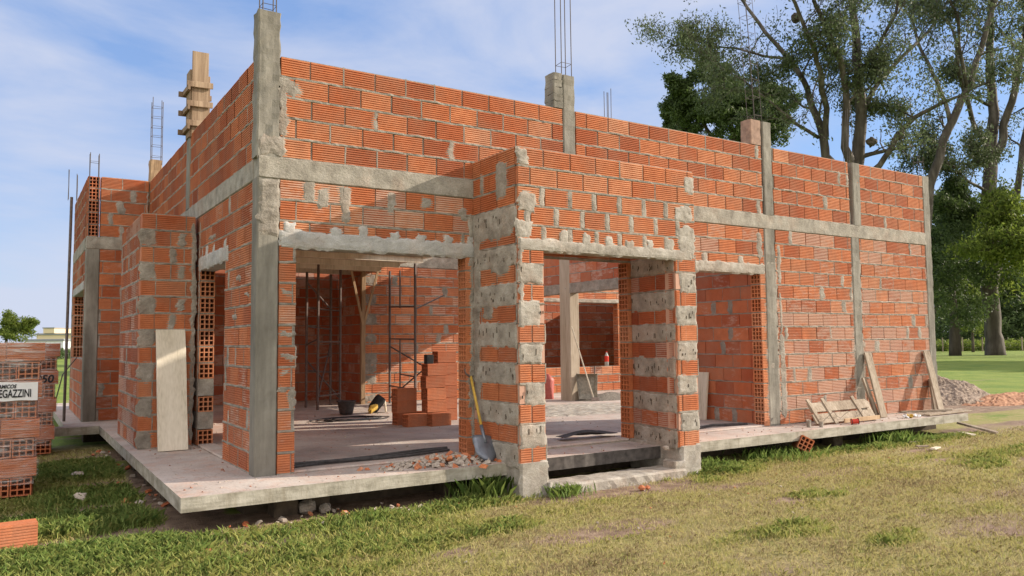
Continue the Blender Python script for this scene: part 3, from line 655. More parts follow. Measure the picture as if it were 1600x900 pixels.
FX = Fr((13.0, 7.58, 0), (0, 1, 0), (-1, 0, 0)); wall('inner_wall', FX, .0, 2.3, 0, 3.0, (), (), False, 4, .3, 78, tlo=.0, thi=.6, mats=[M_BRR, M_MO, M_MOW, M_SOIL])  # unseen end wall added with the slab to darken that room
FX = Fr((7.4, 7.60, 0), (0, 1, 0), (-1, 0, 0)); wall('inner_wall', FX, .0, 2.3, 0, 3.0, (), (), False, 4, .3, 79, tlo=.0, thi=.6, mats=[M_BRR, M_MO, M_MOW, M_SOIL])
# plank ceiling form over the back rooms
mb = MB()
for k in range(17): fbox(mb, WF, .25+.25*k, .25+.25*k+.243, -9.0, -.25 if .25+.25*k < 3.1 else -5.2, 2.76+rnd(0, .004), 2.79, 0, rnd(.2, .8))  # near stretch of planks added out of view to shade the bay board
for y in (5.3, 6.3, 7.2, 8.2): rough(mb, (.3, y, 2.70), (4.3, y, 2.70), (0, 1, 0), (0, 0, 1), .05, .1, .3, .002, 0, .4, .004)
mb.build('ceiling_formwork', M_PB, H)
mb = MB(); rough(mb, (4.04, 7.50, 0), (4.04, 7.48, 2.7), (1, 0, 0), (0, 1, 0), .085, .085, .15, .003, 0, .5, .004)
for s in (-1, 1): rough(mb, (4.04, 7.46, 1.55), (4.04+s*.28, 7.40, 2.66), (1, 0, 0), (0, 1, 0), .05, .025, .15, .002, 0, .8, .004)
rough(mb, (3.7, 7.45, 2.68), (4.4, 7.45, 2.68), (0, 1, 0), (0, 0, 1), .06, .05, .15, .002, 0, .3, .004)
mb.build('timber_prop', M_WT, H)

# ------------------------------------------------------------ loose hollow bricks
def brick_mesh(mb, F=LOC, Lb=.33, w_=.18, h_=.18, tint=.5, sm=0., c=(0, 0, 0)):
    F2 = Fr(F.O+F.p(*c)-F.O, F.U, F.N)
    hollow(mb, F2, 0, Lb/2, -w_/2+.004, w_/2-.004, .004, h_-.004, tint, 1); hollow(mb, F2, Lb/2+.0005, Lb, -w_/2+.004, w_/2-.004, .004, h_-.004, tint*.9, -1)
    ribs(mb, F2, 0.001, Lb-.001, w_/2, 0.004, h_-.004, 8, .004, tint, sm)
    F3 = Fr(F2.O, F2.U, -F2.N); ribs(mb, F3, 0.001, Lb-.001, w_/2, 0.004, h_-.004, 8, .004, tint, sm)
    for s in (0, 1):
        for k in range(8):
            n = -w_/2+.008+k*(w_-.016)/8; z = h_-.0035 if s else 0.; fbox(mb, F2, .001, Lb-.001, n+.002, n+.018, z, z+.0035, 0, tint, sm)
BRK = {}
def loose_brick(loc, rot, label, group=None, deep=False, tint=.5):
    key = (deep, tint)
    if key in BRK: o = BRK[key].copy(); COL.objects.link(o)
    else:
        mb = MB(); brick_mesh(mb, LOC, c=(-.165, 0, -.09), tint=tint, sm=.15 if deep else .1); o = mb.build('hollow_brick', [M_BRR if deep else M_BR, M_MO]); BRK[key] = o
    o.location = loc; o.rotation_euler = rot
    return tag(o, label, 'brick', group)
p = at(62, 856, 'Z', GZ); loose_brick((p.x-.185, p.y+.10, GZ+.10), (0, 0, R(4)), 'single orange hollow brick lying in the grass in front of the wrapped pallet', tint=.62)
p = at(1259, 712, 'Z', GZ); loose_brick((p.x+.10, p.y+.12, GZ+.13), (R(28), R(8), R(52)), 'orange hollow brick tipped on the grass beside the edge of the walkway', tint=.6)

GB = 'loose hollow bricks stacked on the house floor'
stk = [  # x, y, z, rotz, ry, label
    (3.42, 2.98, .09, 5, 0, 'front right base brick of the indoor brick stack'),
    (3.10, 3.10, .09, 3, 0, 'front brick at the left foot of the indoor brick stack'),
    (3.47, 3.22, .27, 3, 0, 'second brick up in the tall column of the indoor stack'),
    (3.46, 3.22, .45, 6, 0, 'third brick up in the tall column of the indoor stack'),
    (3.45, 3.22, .63, 2, 0, 'dusty fourth brick up in the tall column of the indoor stack'),
    (3.47, 3.22, .81, 5, 0, 'dusty top brick of the tall column carrying a black box'),
    (3.07, 3.42, .27, 4, 0, 'lower brick of the short pair left of the tall brick column'),
    (3.07, 3.42, .45, 4, 0, 'upper brick of the short pair left of the tall brick column'),
    (3.09, 3.44, .09, 4, 0, 'bottom brick hidden under the short pair beside the tall column'),
    (3.48, 3.44, .09, 4, 0, 'bottom brick behind the base of the tall brick column'),
    (3.86, 3.60, .09, 4, 0, 'bottom brick of the rear column right of the tall stack'),
    (3.86, 3.60, .27, 4, 0, 'second brick of the rear column right of the tall stack'),
    (3.86, 3.60, .45, 2, 0, 'third brick of the rear column right of the tall stack'),
    (3.86, 3.60, .63, 5, 0, 'fourth brick of the rear column right of the tall stack'),
    (3.86, 3.60, .81, 3, 0, 'fifth brick of the rear column right of the tall stack'),
    (3.84, 3.60, .99, 3, 0, 'topmost brick of the rear column right of the tall stack')]
for i, (x, y, z, r_, ry, lb) in enumerate(stk): loose_brick((x, y, z), (0, 0, R(r_)), lb, GB, deep=False, tint=.45 if i < 4 or i in (6, 7) else .2)
mb = MB(); rough(mb, (0, 0, 0), (0, 0, .135), (1, 0, 0), (0, 1, 0), .12, .10, .06, .001); fbox(mb, LOC, -.03, .03, -.052, -.05, .03, .1, 0)
o = mb.build('box', M_BK); o.location = (3.37, 3.2, .903); tag(o, 'small black box standing on top of the indoor brick stack', 'box')
# bucket
mb = MB(); lathe(mb, [(.0, .012), (.11, .012), (.13, .11), (.15, .23), (.165, .235), (.162, .222), (.148, .222), (.10, .01), (0, 0)], 24)
b_ = at(541, 648, 'Z', 0); B_ = thing('bucket', 'black builder bucket standing on the dusty house floor', 'bucket', (b_.x, b_.y, .002)); mb.build('pail', M_RUB, B_, world=False, smooth=True)
mb = MB(); tube(mb, [(math.cos(a)*.16, math.sin(a)*.16*.6-.09, .235-.02*math.sin(a)) for a in np.linspace(0, math.pi, 12)], .003, 5); mb.build('handle', M_ST, B_, world=False)
# power tool
T_ = at(588, 645, 'Z', 0); Tt = thing('power_tool', 'black and yellow power tool with a pale wheel lying beside the bucket', 'power tool', (T_.x, T_.y, 0), (0, 0, R(10)))
mb = MB(); lathe(mb, [(0, -.16), (.07, -.16), (.095, -.12), (.10, .08), (.085, .13), (0, .13)], 20, (.02, 0, .17), (.55, -.2, .75)); mb.build('motor', M_BK, Tt, world=False)
mb = MB(); rough(mb, (-.17, -.06, .04), (-.03, -.05, .12), (0, 1, 0), (0, 0, 1), .10, .10, .03, .008, ch=.03); tube(mb, [(-.2, -.07, .05), (-.17, -.1, .13), (-.08, -.1, .15)], .02, 8); mb.build('grip', M_YE, Tt, world=False)
mb = MB(); lathe(mb, [(.03, -.012), (.10, -.012), (.10, .012), (.03, .012), (.03, -.012)], 24, (.16, -.04, .105), (.8, -.6, .1))
for k in range(6): a = k*math.pi/3; tube(mb, [Vector((.16, -.04, .105)), Vector((.16, -.04, .105))+Vector((.6*math.cos(a), .8*math.cos(a), math.sin(a))).normalized()*.09], .006, 5)
mb.build('wheel', M_CREAM, Tt, world=False)
# cable
random.seed(80); pts = []
c0 = at(540, 655, 'Z', 0)
for k in range(90):
    a = k*.33; r_ = .22+.07*math.sin(k*.37)+k*.002; pts.append((c0.x+r_*1.5*math.cos(a)+.12*math.sin(k*.11), c0.y+r_*.9*math.sin(a)-.05, .012+.004*math.sin(k*1.7)))
mb = MB(); tube(mb, pts, .007, 5); tag(mb.build('cable', M_BK), 'black electric cable loosely coiled on the floor below the bucket', 'cable')
# hoses along the threshold
mb = MB()
for j in range(3): tube(mb, [(.30+i*.14, .27+.05*math.sin(i*.5+j)+.03*j+.012*i, .016+.010*j) for i in range(15)], .014, 6)
tag(mb.build('hose', M_RUB), 'dark hoses lying along the sill of the widest opening', 'hose')
mb = MB(); vs = []; fs = []
for i in range(13):
    for j in range(5): x = 3.80+i*.07; y = .36+j*.05+.02*math.sin(i*.6); vs.append((x, y, .022+.05*math.sin(i/12*math.pi)*(.5+.5*math.sin(j*1.3+i*.4))+.02))
for i in range(12):
    for j in range(4): k = i*5+j; fs.append((k, k+1, k+6, k+5))
mb.add(vs, fs); o = mb.build('plastic_sheet', M_RUB); md = o.modifiers.new('s', 'SOLIDIFY'); md.thickness = .006; tag(o, 'dark crumpled plastic sheet on the porch doorway sill', 'sheet')
# rubble heap on the walkway
random.seed(81); mb = MB()
for k in range(230):
    u = random.gauss(0, .30); v = random.gauss(0, .11); h = max(0, .10*math.exp(-(u/.36)**2-(v/.14)**2))
    chip(mb, (1.78+u, -.34+v*.9+u*-.12, .01+h*rnd(.2, 1.)), rnd(.014, .05), 0 if random.random() < .66 else 1, rnd(.3, 1), .7)
tag(mb.build('rubble', [M_STONE, M_BR]), 'heap of broken brick and cement pieces on the front walkway', 'rubble', kind='stuff')
# scattered crumbs on floor
random.seed(82); mb = MB()
for k in range(300):
    x = rnd(-.6, 5.5); y = rnd(.3, 6.2)
    if x < 0: y = rnd(-.55, 2.6)
    chip(mb, (x, y, .004), rnd(.004, .014)*(1 if random.random() < .85 else 2), 0 if random.random() < .62 else 1, rnd(0, 1), .6)
for k in range(160): chip(mb, (rnd(-.7, 11.), rnd(-.6, -.05), .004), rnd(.004, .016), 0 if random.random() < .6 else 1, rnd(0, 1), .6)
tag(mb.build('floor_crumbs', [M_STONE, M_CRUMB]), 'small brick crumbs scattered over the concrete floor', 'crumbs', kind='stuff')
# shovel
S0 = Vector((2.20, -.50, .01)); S1 = Vector((2.285, .045, .93))
Sh = thing('shovel', 'shovel with yellow shaft and blue grey blade leaning in the porch corner', 'shovel', S0)
d = (S1-S0).normalized(); sx_ = Vector((1, .12, 0)); sx_ = (sx_-d*sx_.dot(d)).normalized(); nn = d.cross(sx_)
mb = MB(); vs = []; fs = []
for j in range(9):
    t = j/8; wd = .13*(math.sin(min(1, t*2.1+.22)*math.pi/2))*(1 if t < .8 else .96)
    for i in range(7): a = i/3-1; vs.append(d*(.29*t)+sx_*wd*a-nn*(.028*(1-a*a))+nn*.02*t)
for j in range(8):
    for i in range(6): k = j*7+i; fs.append((k, k+1, k+8, k+7))
mb.add(vs, fs); tube(mb, [d*.20-nn*.012, d*.40], .019, 8); o = mb.build('blade', M_GR, Sh, world=False, smooth=True); o.modifiers.new('s', 'SOLIDIFY').thickness = .003
mb = MB(); tube(mb, [d*.38, d*.98], .015, 8); mb.build('shaft', M_YE, Sh, world=False, smooth=True)
mb = MB(); tube(mb, [d*.97, d*1.00+sx_*.05, d*1.06+sx_*.055], .011, 6); tube(mb, [d*.97, d*1.00-sx_*.05, d*1.06-sx_*.055], .011, 6); tube(mb, [d*1.06+sx_*.06, d*1.06-sx_*.06], .013, 6); mb.build('handle', M_ST, Sh, world=False)

# scaffolds
def scaff(name, label, posts, rails, r=.026):
    b0 = posts[0]; o = thing(name, label, 'scaffold', (b0[0], b0[1], 0))
    for (x, y, z0, z1) in posts: mb = MB(); tube(mb, [(x, y, z0), (x, y, z1)], r, 7); mb.build('post', M_ST, o)
    for (a, b) in rails: mb = MB(); tube(mb, [a, b], r*.62, 6); mb.build('brace', M_ST, o)
def pz(p, px, py): # height on the vertical through p seen at pixel row py
    q = at(px, py, 'Y', p[1]); return q.z
A = at(478, 637, 'Z', 0); B = at(496, 641, 'Z', 0); C_ = at(516, 633, 'Z', 0); D = at(531, 635, 'Z', 0)
zz = lambda q, z: (q.x, q.y, z)
scaff('scaffold', 'steel tube scaffold tower standing in the dark back left room', [(A.x, A.y, 0, 2.6), (B.x, B.y, 0, 2.68), (C_.x, C_.y, 0, 2.6), (D.x, D.y, 0, 2.7)],
      [(zz(A, 1.9), zz(D, 1.85)), (zz(B, 1.25), zz(D, 1.25)), (zz(A, 1.55), zz(C_, 1.5)), (zz(B, .25), zz(D, .25)), (zz(A, .7), zz(C_, .65)), (zz(A, .9), zz(D, .15)), (zz(B, .2), zz(C_, 1.2)), (zz(A, 2.4), zz(C_, 1.9)), (zz(B, .95), zz(C_, .98)), (zz(A, 1.2), zz(B, 1.3))])
A = at(609, 630, 'Z', 0); B = at(649, 637, 'Z', 0); C_ = A+(B-A)*.42
q = at(720, 640, 'Z', 0)
scaff('scaffold', 'rusty steel scaffold frame against the long inner wall behind the brick stack', [(A.x, A.y, 0, 2.68), (B.x, B.y, 0, 2.72)],
      [(zz(A, 1.3), zz(B, 1.28)), (zz(C_, 0.3), zz(C_, 1.28)), (zz(A, 1.15), (q.x+.1, q.y+.9, .55)), (zz(A, .1), (q.x+.1, q.y+.9, 1.0)), (zz(B, 1.85), (q.x+.3, q.y+1.2, 2.15)), (zz(A, .35), zz(B, .33)), (zz(C_, 1.9), zz(C_, 2.65)), (zz(A, 1.95), zz(B, 1.9)), (zz(C_, .6), zz(B, .58))])
# sack, barrow, hoe, bottle, mix
p = at(865, 624, 'Z', 0); mb = MB(); vs = []; fs = []
for j in range(9):
    t = j/8; h = .5*t
    for k in range(14): a = 2*math.pi*k/14; q = (1-.25*t**2)*(1+.1*math.sin(3*a+t*4)); top = (.55 if j == 8 else 1); vs.append((p.x+.13*math.cos(a)*q*top+.04*t, p.y+.25+.20*math.sin(a)*q*top, h+.03*math.sin(a*2)*t))
for j in range(8):
    for k in range(14): a = j*14+k; b = j*14+(k+1) % 14; fs.append((a, b, b+14, a+14))
fs.append(tuple(8*14+k for k in range(14))); mb.add(vs, fs); tag(mb.build('sack', M_REDS, smooth=True), 'dusty red sack standing on the floor left of the inner column', 'sack')
p = at(930, 627, 'Z', 0); Wb = thing('wheelbarrow', 'cement stained grey wheelbarrow tipped up beside the inner column', 'wheelbarrow', (p.x, p.y+.3, 0), (0, 0, R(-25)))
mb = MB(); vs = []; prof = [(.28, .20, .0), (.38, .30, .26)]
for (lx, ly, h) in prof: vs += [(-lx*.5-.02*h, -.12-h*.3, .22-ly+.12), (lx*.5, -.12-h*.3, .22-ly+.12), (lx*.6, -.02-h*.3, .40+ly*.5), (-lx*.6, -.02-h*.3, .40+ly*.5)]
mb.add(vs, [(0, 1, 2, 3), (0, 1, 5, 4), (1, 2, 6, 5), (2, 3, 7, 6), (3, 0, 4, 7)]); o = mb.build('tray', M_MET, Wb, world=False); o.modifiers.new('s', 'SOLIDIFY').thickness = .006
mb = MB(); tube(mb, [(-.15, -.1, .05), (-.2, .02, .7)], .014, 6); tube(mb, [(.15, -.1, .05), (.2, .02, .7)], .014, 6); tube(mb, [(-.15, -.1, .15), (.15, -.1, .15)], .012, 6); mb.build('frame', M_ST, Wb, world=False)
mb = MB(); lathe(mb, [(.04, -.03), (.13, -.035), (.15, 0), (.13, .035), (.04, .03), (.04, -.03)], 20, (.02, .06, .15), (1, 0, 0)); mb.build('wheel', M_BK, Wb, world=False)
a = at(893, 510, 'Y', 5.42); b = at(929, 627, 'Z', 0); Ho = thing('hoe', 'long wooden handled mixing hoe leaning on the inner column', 'hoe', b)
mb = MB(); tube(mb, [b, a], .014, 6); mb.build('handle', M_PB, Ho); mb = MB(); board(mb, b+Vector((-.1, -.02, .03)), b+Vector((.1, -.02, .02)), (0, 0, 1), .11, .004); mb.build('blade', M_ST, Ho)
p = at(945, 571, 'Y', 7.50); Bo = thing('bottle', 'plastic drink bottle with red label on the inner window ledge', 'bottle', (10.33, 7.50, .61))
mb = MB(); lathe(mb, [(0, 0), (.05, 0), (.052, .20), (.045, .25), (.018, .31), (.018, .33)], 16); mb.build('body', M_CLEAR, Bo, world=False, smooth=True)
mb = MB(); lathe(mb, [(.054, .10), (.0545, .11), (.0545, .22), (.05, .24)], 16); mb.build('label_band', M_REDP, Bo, world=False); mb = MB(); lathe(mb, [(.02, .325), (.02, .35), (0, .352)], 12); mb.build('cap', M_REDP, Bo, world=False)
def heap(name, c, rx, ry, h, z, m, label, cat, seed, n=40, mound=None, amp=.05, kind='stuff'):
    mb = MB(); vs = []; fs = []
    for j in range(n+1):
        for i in range(n+1):
            a = 2*i/n-1; b = 2*j/n-1; r_ = math.hypot(a, b); zz_ = max(0, 1-r_)**.9*h*(1+.5*nz(a*2+seed, b*2, 0))+h*amp*nz(a*9, b*9+seed, 0)*(1 if r_ < 1 else 0)+h*amp*nz(a*22, b*22, seed)*(1 if r_ < 1 else 0)
            vs.append((c[0]+a*rx, c[1]+b*ry, z+zz_-(.02 if r_ >= 1 else 0)))
    for j in range(n):
        for i in range(n): k = j*(n+1)+i; fs.append((k, k+1, k+n+2, k+n+1))
    mb.add(vs, fs); return mb
p = at(950, 624, 'Z', 0); tag(heap('mix', (p.x+.1, p.y+.2), .9, .55, .13, 0, M_SAND, '', '', 3).build('mortar_mix', M_SAND), 'dark heap of wet mortar mix on the floor by the barrow', 'mortar heap', kind='stuff')
p = at(890, 640, 'Z', 0); tag(heap('sand', (p.x, p.y), 1.9, 1.1, .05, .0, M_SL, '', '', 5, amp=.3).build('sand_spill', M_MOW), 'pale sand and cement spilled over the floor around the inner column', 'sand', kind='stuff')
# grey boards leaning inside right doorway
mb = MB(); board(mb, (7.02, 1.24, .0), (7.10, 1.24, .72), (0, 1, 0), .22, .03); tag(mb.build('board', M_PB), 'short grey board leaning inside the right doorway', 'board')
mb = MB(); board(mb, (6.98, 1.5, .0), (7.10, 1.5, 1.16), (0, 1, 0), .20, .025); tag(mb.build('board', M_WO), 'taller brown board leaning behind the short grey board', 'board')
mb = MB(); tube(mb, [(5.9, .3, .02), (6.4, .42, .025), (6.95, .28, .02)], .02, 6); tag(mb.build('pipe', M_RUB), 'dark flexible pipe lying across the right doorway', 'pipe')

# board leaning on the bay
random.seed(90); mb = MB(); board(mb, (-.315, 2.38, .005), (-.315, 2.70, 1.40), (1, 0, 0), .325, .045, .002, step=.1); tag(mb.build('board', M_PB), 'broad cement whitened board leaning on the projecting bay', 'board')
# planks against the right part of the front wall
def plank(a, b, side, wd, th, label, m=M_WO, cat='plank', g=None, t=.5): mb = MB(); board(mb, a, b, side, wd, th, .002, 0, t); return tag(mb.build('plank', m), label, cat, g)
A_ = lambda x, y: at(x, y, 'Y', -.035)
G_ = lambda x, y: at(x, y, 'Z', .01)
plank(G_(1381, 652), A_(1355, 551), (1, 0, 0), .17, .028, 'tallest plank of the leaning group by the thin middle column', t=.55)
plank(G_(1371, 652), at(1349, 590, 'Y', -.08), (1, .2, 0), .12, .03, 'darker narrow plank leaning left behind the tallest plank', t=.1)
plank(G_(1364, 656), at(1352, 626, 'Y', -.2), (1, 0, 0), .10, .025, 'short plank leaning low at the right end of the form panel', t=.6)
plank(at(1470, 640, 'Y', -.30), A_(1447, 549), (1, 0, 0), .17, .03, 'tall grey plank leaning at the far right end of the wall', t=.5)
plank(at(1463, 641, 'Y', -.12), A_(1455, 592), (1, 0, 0), .14, .03, 'short offcut tucked behind the plank at the far right corner', t=.6)
p = at(1505, 660, 'Z', -.16); plank((11.15, -.45, -.17), (11.25, -1.0, GZ+.02), (1, .2, 0), .13, .03, 'dark plank sliding off under the right end of the walkway', t=.1)
for i, (x0, x1, y0, y1, z, lb) in enumerate(((9.95, 11.35, -.30, -.22, .02, 'rear plank lying flat on the walkway near its right end'), (9.85, 11.5, -.42, -.36, .02, 'middle plank lying flat on the walkway near its right end'), (10.1, 11.3, -.54, -.56, .02, 'front plank lying flat on the walkway near its right end'), (10.0, 10.9, -.18, -.48, .05, 'thin dark batten lying across the flat planks'))):
    plank((x0, y0, z), (x1, y1, z+.005), (0, 1, 0), .10 if i < 3 else .05, .022, lb, t=(.7, .5, .8, .1)[i])
Pn = thing('form_panel', 'low shuttering panel of grey boards and battens propped on the walkway', 'panel', (8.3, -.25, 0))
for k in range(2): mb = MB(); board(mb, (7.62+.02*k, -.34+.09*k, .09+.15*k), (9.02-.03*k, -.34+.09*k, .09+.15*k), (0, .5, .85), .145, .022); mb.build('board', M_WO, Pn)
for x in (7.72, 8.05, 8.75): mb = MB(); board(mb, (x, -.40, .01), (x-.06, -.20, .36), (1, 0, 0), .07, .022); mb.build('batten', M_WO, Pn)
mb = MB(); board(mb, (8.15, -.45, .045), (9.0, -.45, .05), (0, 0, 1), .06, .02, tint=.9); mb.build('batten', M_WT, Pn)
random.seed(91); mb = MB(); tube(mb, [(7.7+i*.075, -.42-.04*math.sin(i*.9), .06+.13*abs(math.sin(i*.55))) for i in range(14)], .003, 4); tube(mb, [(8.4-i*.03, -.5-.012*i, .08-.02*i) for i in range(9)], .003, 4)
tag(mb.build('wire', M_RE), 'thin tangled tie wire over the low shuttering panel', 'wire')
mb = MB(); lathe(mb, [(0, -.05), (.035, -.05), (.035, .05), (0, .05)], 16, (0, 0, .045), (.8, -.6, .1), 0); lathe(mb, [(.036, -.048), (.044, -.05), (.044, -.044), (.036, -.044)], 16, (0, 0, .045), (.8, -.6, .1), 1); lathe(mb, [(.036, .044), (.044, .044), (.044, .05), (.036, .048)], 16, (0, 0, .045), (.8, -.6, .1), 1)
o = mb.build('tin_can', [M_REDP, M_BK]); o.location = (8.20, -.58, 0); tag(o, 'small red tin lying on the walkway edge below the panel', 'tin')
for (x, y, s, lb) in ((7.42, -.40, .06, 'pale lump of mortar on the walkway left of the panel'), (7.55, -.5, .045, 'dark lump of mortar on the walkway beside the panel')):
    mb = MB(); rough(mb, (0, 0, 0), (0, 0, s*1.6), (1, 0, 0), (0, 1, 0), s, s, .02, .012, ch=.012); o = mb.build('mortar_lump', M_MO); o.location = (x, y, 0); tag(o, lb, 'lump')
mb = MB()
random.seed(92)
for k in range(14): chip(mb, (9.72+rnd(-.16, .16), -.53+rnd(-.05, .06), .02+rnd(0, .03)), rnd(.02, .05), k % 3 == 0, rnd(0, 1), .5)
tag(mb.build('cement_bag_scraps', [M_WH, M_YE]), 'white and yellow scraps of bag at the foot of the leaning planks', 'scraps', kind='stuff')

# sticks and offcuts on the lawn
def offc(px, py, dx, dy, ln, wd, lb, m=M_WO, t=.5, th=.02, g='wood offcuts lying on the lawn'):
    p = at(px, py, 'Z', GZ); d = Vector((dx, dy, .0)).normalized()*ln/2; z = Vector((0, 0, .025)); mb = MB(); board(mb, p-d+z, p+d+z, (-dy, dx, 0), wd, th, .002, 0, t)
    tag(mb.build('wood_offcut', m), lb, 'wood offcut', g)
offc(1440, 692, 1, -.1, .55, .04, 'longest thin stick on the lawn in front of the walkway'); offc(1452, 689, .9, .3, .35, .05, 'flat offcut crossing the longest stick on the lawn', t=.1)
offc(1462, 703, 1, .2, .22, .07, 'pale block of wood nearest the camera below the sticks', M_PB); offc(1441, 700, 1, -.6, .16, .06, 'short offcut left of the pale wood block')
offc(1492, 682, 1, .3, .3, .06, 'left offcut of the pair under the walkway end', t=.3); offc(1511, 680, .5, .9, .32, .08, 'pale upright offcut of the pair under the walkway end', M_PB, .7)
offc(10, 893, .6, 1., .5, .05, 'tan lath in the grass at the foot of the single brick', M_WT, .8)
# stones
def stone(px, py, s, lb, m=M_STONE, z=GZ, g=None, pz_=0):
    p = at(px, py, 'Z', z); mb = MB(); random.seed(int(px)); n = 8; vs = []; fs = []
    for j in range(n+1):
        for k in range(12):
            a = 2*math.pi*k/12; b = math.pi*j/n; q = Vector((math.sin(b)*math.cos(a), math.sin(b)*math.sin(a), math.cos(b)*.75)); q = q*s*(1+.35*nz(q.x*1.7+px, q.y*1.7, q.z*1.7)+.15*nz(q.x*5, q.y*5+px, q.z*5)); vs.append(q)
    for j in range(n):
        for k in range(12): fs.append((j*12+k, (j+1)*12+k, (j+1)*12+(k+1) % 12, j*12+(k+1) % 12))
    mb.add(vs, fs, 0, rnd(.3, .9)); o = mb.build('stone', m); o.location = (p.x, p.y, z+s*.5+pz_); return tag(o, lb, 'stone', g)
stone(480, 800, .085, 'larger rough stone under the front walkway edge', M_MO); stone(508, 799, .06, 'smaller rough stone under the front walkway edge', M_MO)
stone(122, 748, .07, 'pale stone on the bare soil between pallet and walkway'); stone(124, 785, .075, 'grey stone in shaded grass right of the pallet', M_STONE)
stone(852, 682, .03, 'small stone at the right end of the porch slab', M_STONE, -.02) if False else None
stone(851+190, 702, .035, 'pebble on the right end of the porch slab', M_STONE, -.01)
random.seed(95)
for (px, py, s, lb) in ((325, 866, .032, 'orange brick chip in the grass below the walkway corner'), (275, 838, .02, 'tiny orange chip left of the walkway corner'), (341, 842, .02, 'small orange chip in the foreground grass'), (1003, 765, .035, 'broken orange brick piece in front of the porch'), (1012, 764, .028, 'second broken brick piece in front of the porch')):
    o = stone(px, py, s, lb, M_BR); o.name = 'brick_chip'; o['category'] = 'brick chip'
random.seed(96); mb = MB()
for k in range(40):
    x = rnd(-.4, 2.3); chip(mb, (x, -.62+rnd(-.3, .25), GZ+.01), rnd(.01, .045), 0 if random.random() < .8 else 1, rnd(0, 1))
for k in range(45): chip(mb, (rnd(-.95, -.6), rnd(.2, 5.5), GZ+.01), rnd(.015, .05), 0 if random.random() < .6 else 1, rnd(0, 1))
for k in range(60): chip(mb, (rnd(-1.7, 11), rnd(-3.5, -.9), GZ+.0), rnd(.006, .018), 0 if random.random() < .6 else 1, rnd(0, 1))
tag(mb.build('ground_rubble', [M_STONE, M_BR]), 'scattered small stones and chips on the soil around the house', 'rubble', kind='stuff')
# gravel and red earth heaps
def peb_f(c1, c2, c3, sc):
    def f(t, b, o):
        n = tex(t, sc, 3, .6); t.links.new(ramp(t, n, [(.35, c1), (.5, c2), (.65, c3)]), b.inputs['Base Color']); bump(t, b, n, 1., .05)
    return f
M_GVL = mat('gravel', peb_f((.13, .09, .06), (.25, .185, .135), (.38, .295, .225), 20)); M_RED = mat('red_earth', peb_f((.22, .10, .05), (.33, .16, .085), (.42, .23, .13), 9))
tag(heap('g', (17.3, 3.3), 1.65, 1.4, .60, GZ, None, '', '', 2, 50, amp=.05).build('gravel_heap', M_GVL), 'grey brown gravel heap on the lawn beyond the right end', 'gravel heap', kind='stuff')
tag(heap('g', (18.2, 2.1), 2.0, .8, .22, GZ-.01, None, '', '', 8, 40, amp=.12).build('earth_heap', M_RED), 'reddish earth spread beside the gravel heap', 'earth heap', kind='stuff')

# ------------------------------------------------------------ wrapped pallets of bricks
def text_mesh(s, size, xs=1., bold=0.):
    cu = bpy.data.curves.new('t', 'FONT'); cu.body = s; cu.size = size; cu.extrude = .0008; cu.offset = bold; cu.align_x = 'RIGHT'
    o = bpy.data.objects.new('t', cu); COL.objects.link(o); bpy.context.view_layer.update()
    dg = bpy.context.evaluated_depsgraph_get(); me_ = bpy.data.meshes.new_from_object(o.evaluated_get(dg)); bpy.data.objects.remove(o)
    for v in me_.vertices: v.co = Vector((v.co.x*xs, -v.co.z, v.co.y))
    return me_
def pallet(loc, label, seed, lean=.0, deep=False):
    random.seed(seed); P = thing('brick_pallet', label, 'pallet of bricks', loc)
    for r_ in range(8):
        mb = MB(); z = r_*.194; grid = (r_ % 2 == 0); off = lean*r_+rnd(-.006, .006)+(0 if grid else .03)
        if grid:
            for k in range(5):
                x = off-.005-.195*(k+1)+.005; t = rnd(.2, .9); F2 = Fr((x+.095, 0, z), (0, 1, 0), (1, 0, 0))
                hollow(mb, F2, 0, .16, -.093, .093, .003, .188, t, 1); fbox(mb, F2, .161, 1.0, -.093, .093, .003, .188, 0, t)
            F3 = Fr((off, 0, z), (0, 1, 0), (1, 0, 0)); ribs(mb, F3, 0, 1.0, .004, .003, .188, 8, .004, .5, .1)
        else:
            for k in range(3):
                x1 = off-.34*k; t = rnd(.3, 1); F2 = Fr((0, 0, z), (1, 0, 0), (0, -1, 0)); brick(mb, F2, x1-.335, x1, -.0+.012, -1.0, .003, .188, True, t, .1)
        mb.build('brick_layer', [M_BRR if deep else M_BR, M_MO], P, world=False)
    mb = MB(); vs = []; fs = []; nzr = 40; ring = []
    for j in range(nzr+1):
        z = 1.56*j/nzr; r_ = min(7, int(z/.194)); ex = lean*r_+(0 if r_ % 2 == 0 else .03)+.012
        per = [(-1.0, -.018), (-.7, -.02), (-.35, -.02), (-.1, -.02), (ex, -.018), (ex+.004, .1), (ex, .5), (ex, 1.0), (-1.0, 1.02)]
        for i, (x, y) in enumerate(per): a = .006*nz(x*4+seed, z*9, i); vs.append((x+a, y-abs(a), z+.002))
    k9 = 9
    for j in range(nzr):
        for i in range(k9): a = j*k9+i; b = j*k9+(i+1) % k9; fs.append((a, b, b+k9, a+k9))
    mb.add(vs[3*k9:], [tuple(x-0 for x in f) for f in fs[:-3*k9]]) ; mb.build('stretch_wrap', M_WRAP, P, world=False, smooth=True)
    return P
PX, PY = -1.70, 2.02
P1 = pallet((PX, PY, GZ+.02), 'near wrapped pallet of orange hollow bricks with white printed label', 7, .006)
mb = MB(); vs = []
for i in range(25): x = -.98+i*(1.0)/24; vs += [(x, -.034+.003*math.sin(i*.8), .965+.004*math.sin(i)), (x, -.034+.003*math.sin(i*.8+1), 1.150+.006*math.sin(i*.5))]
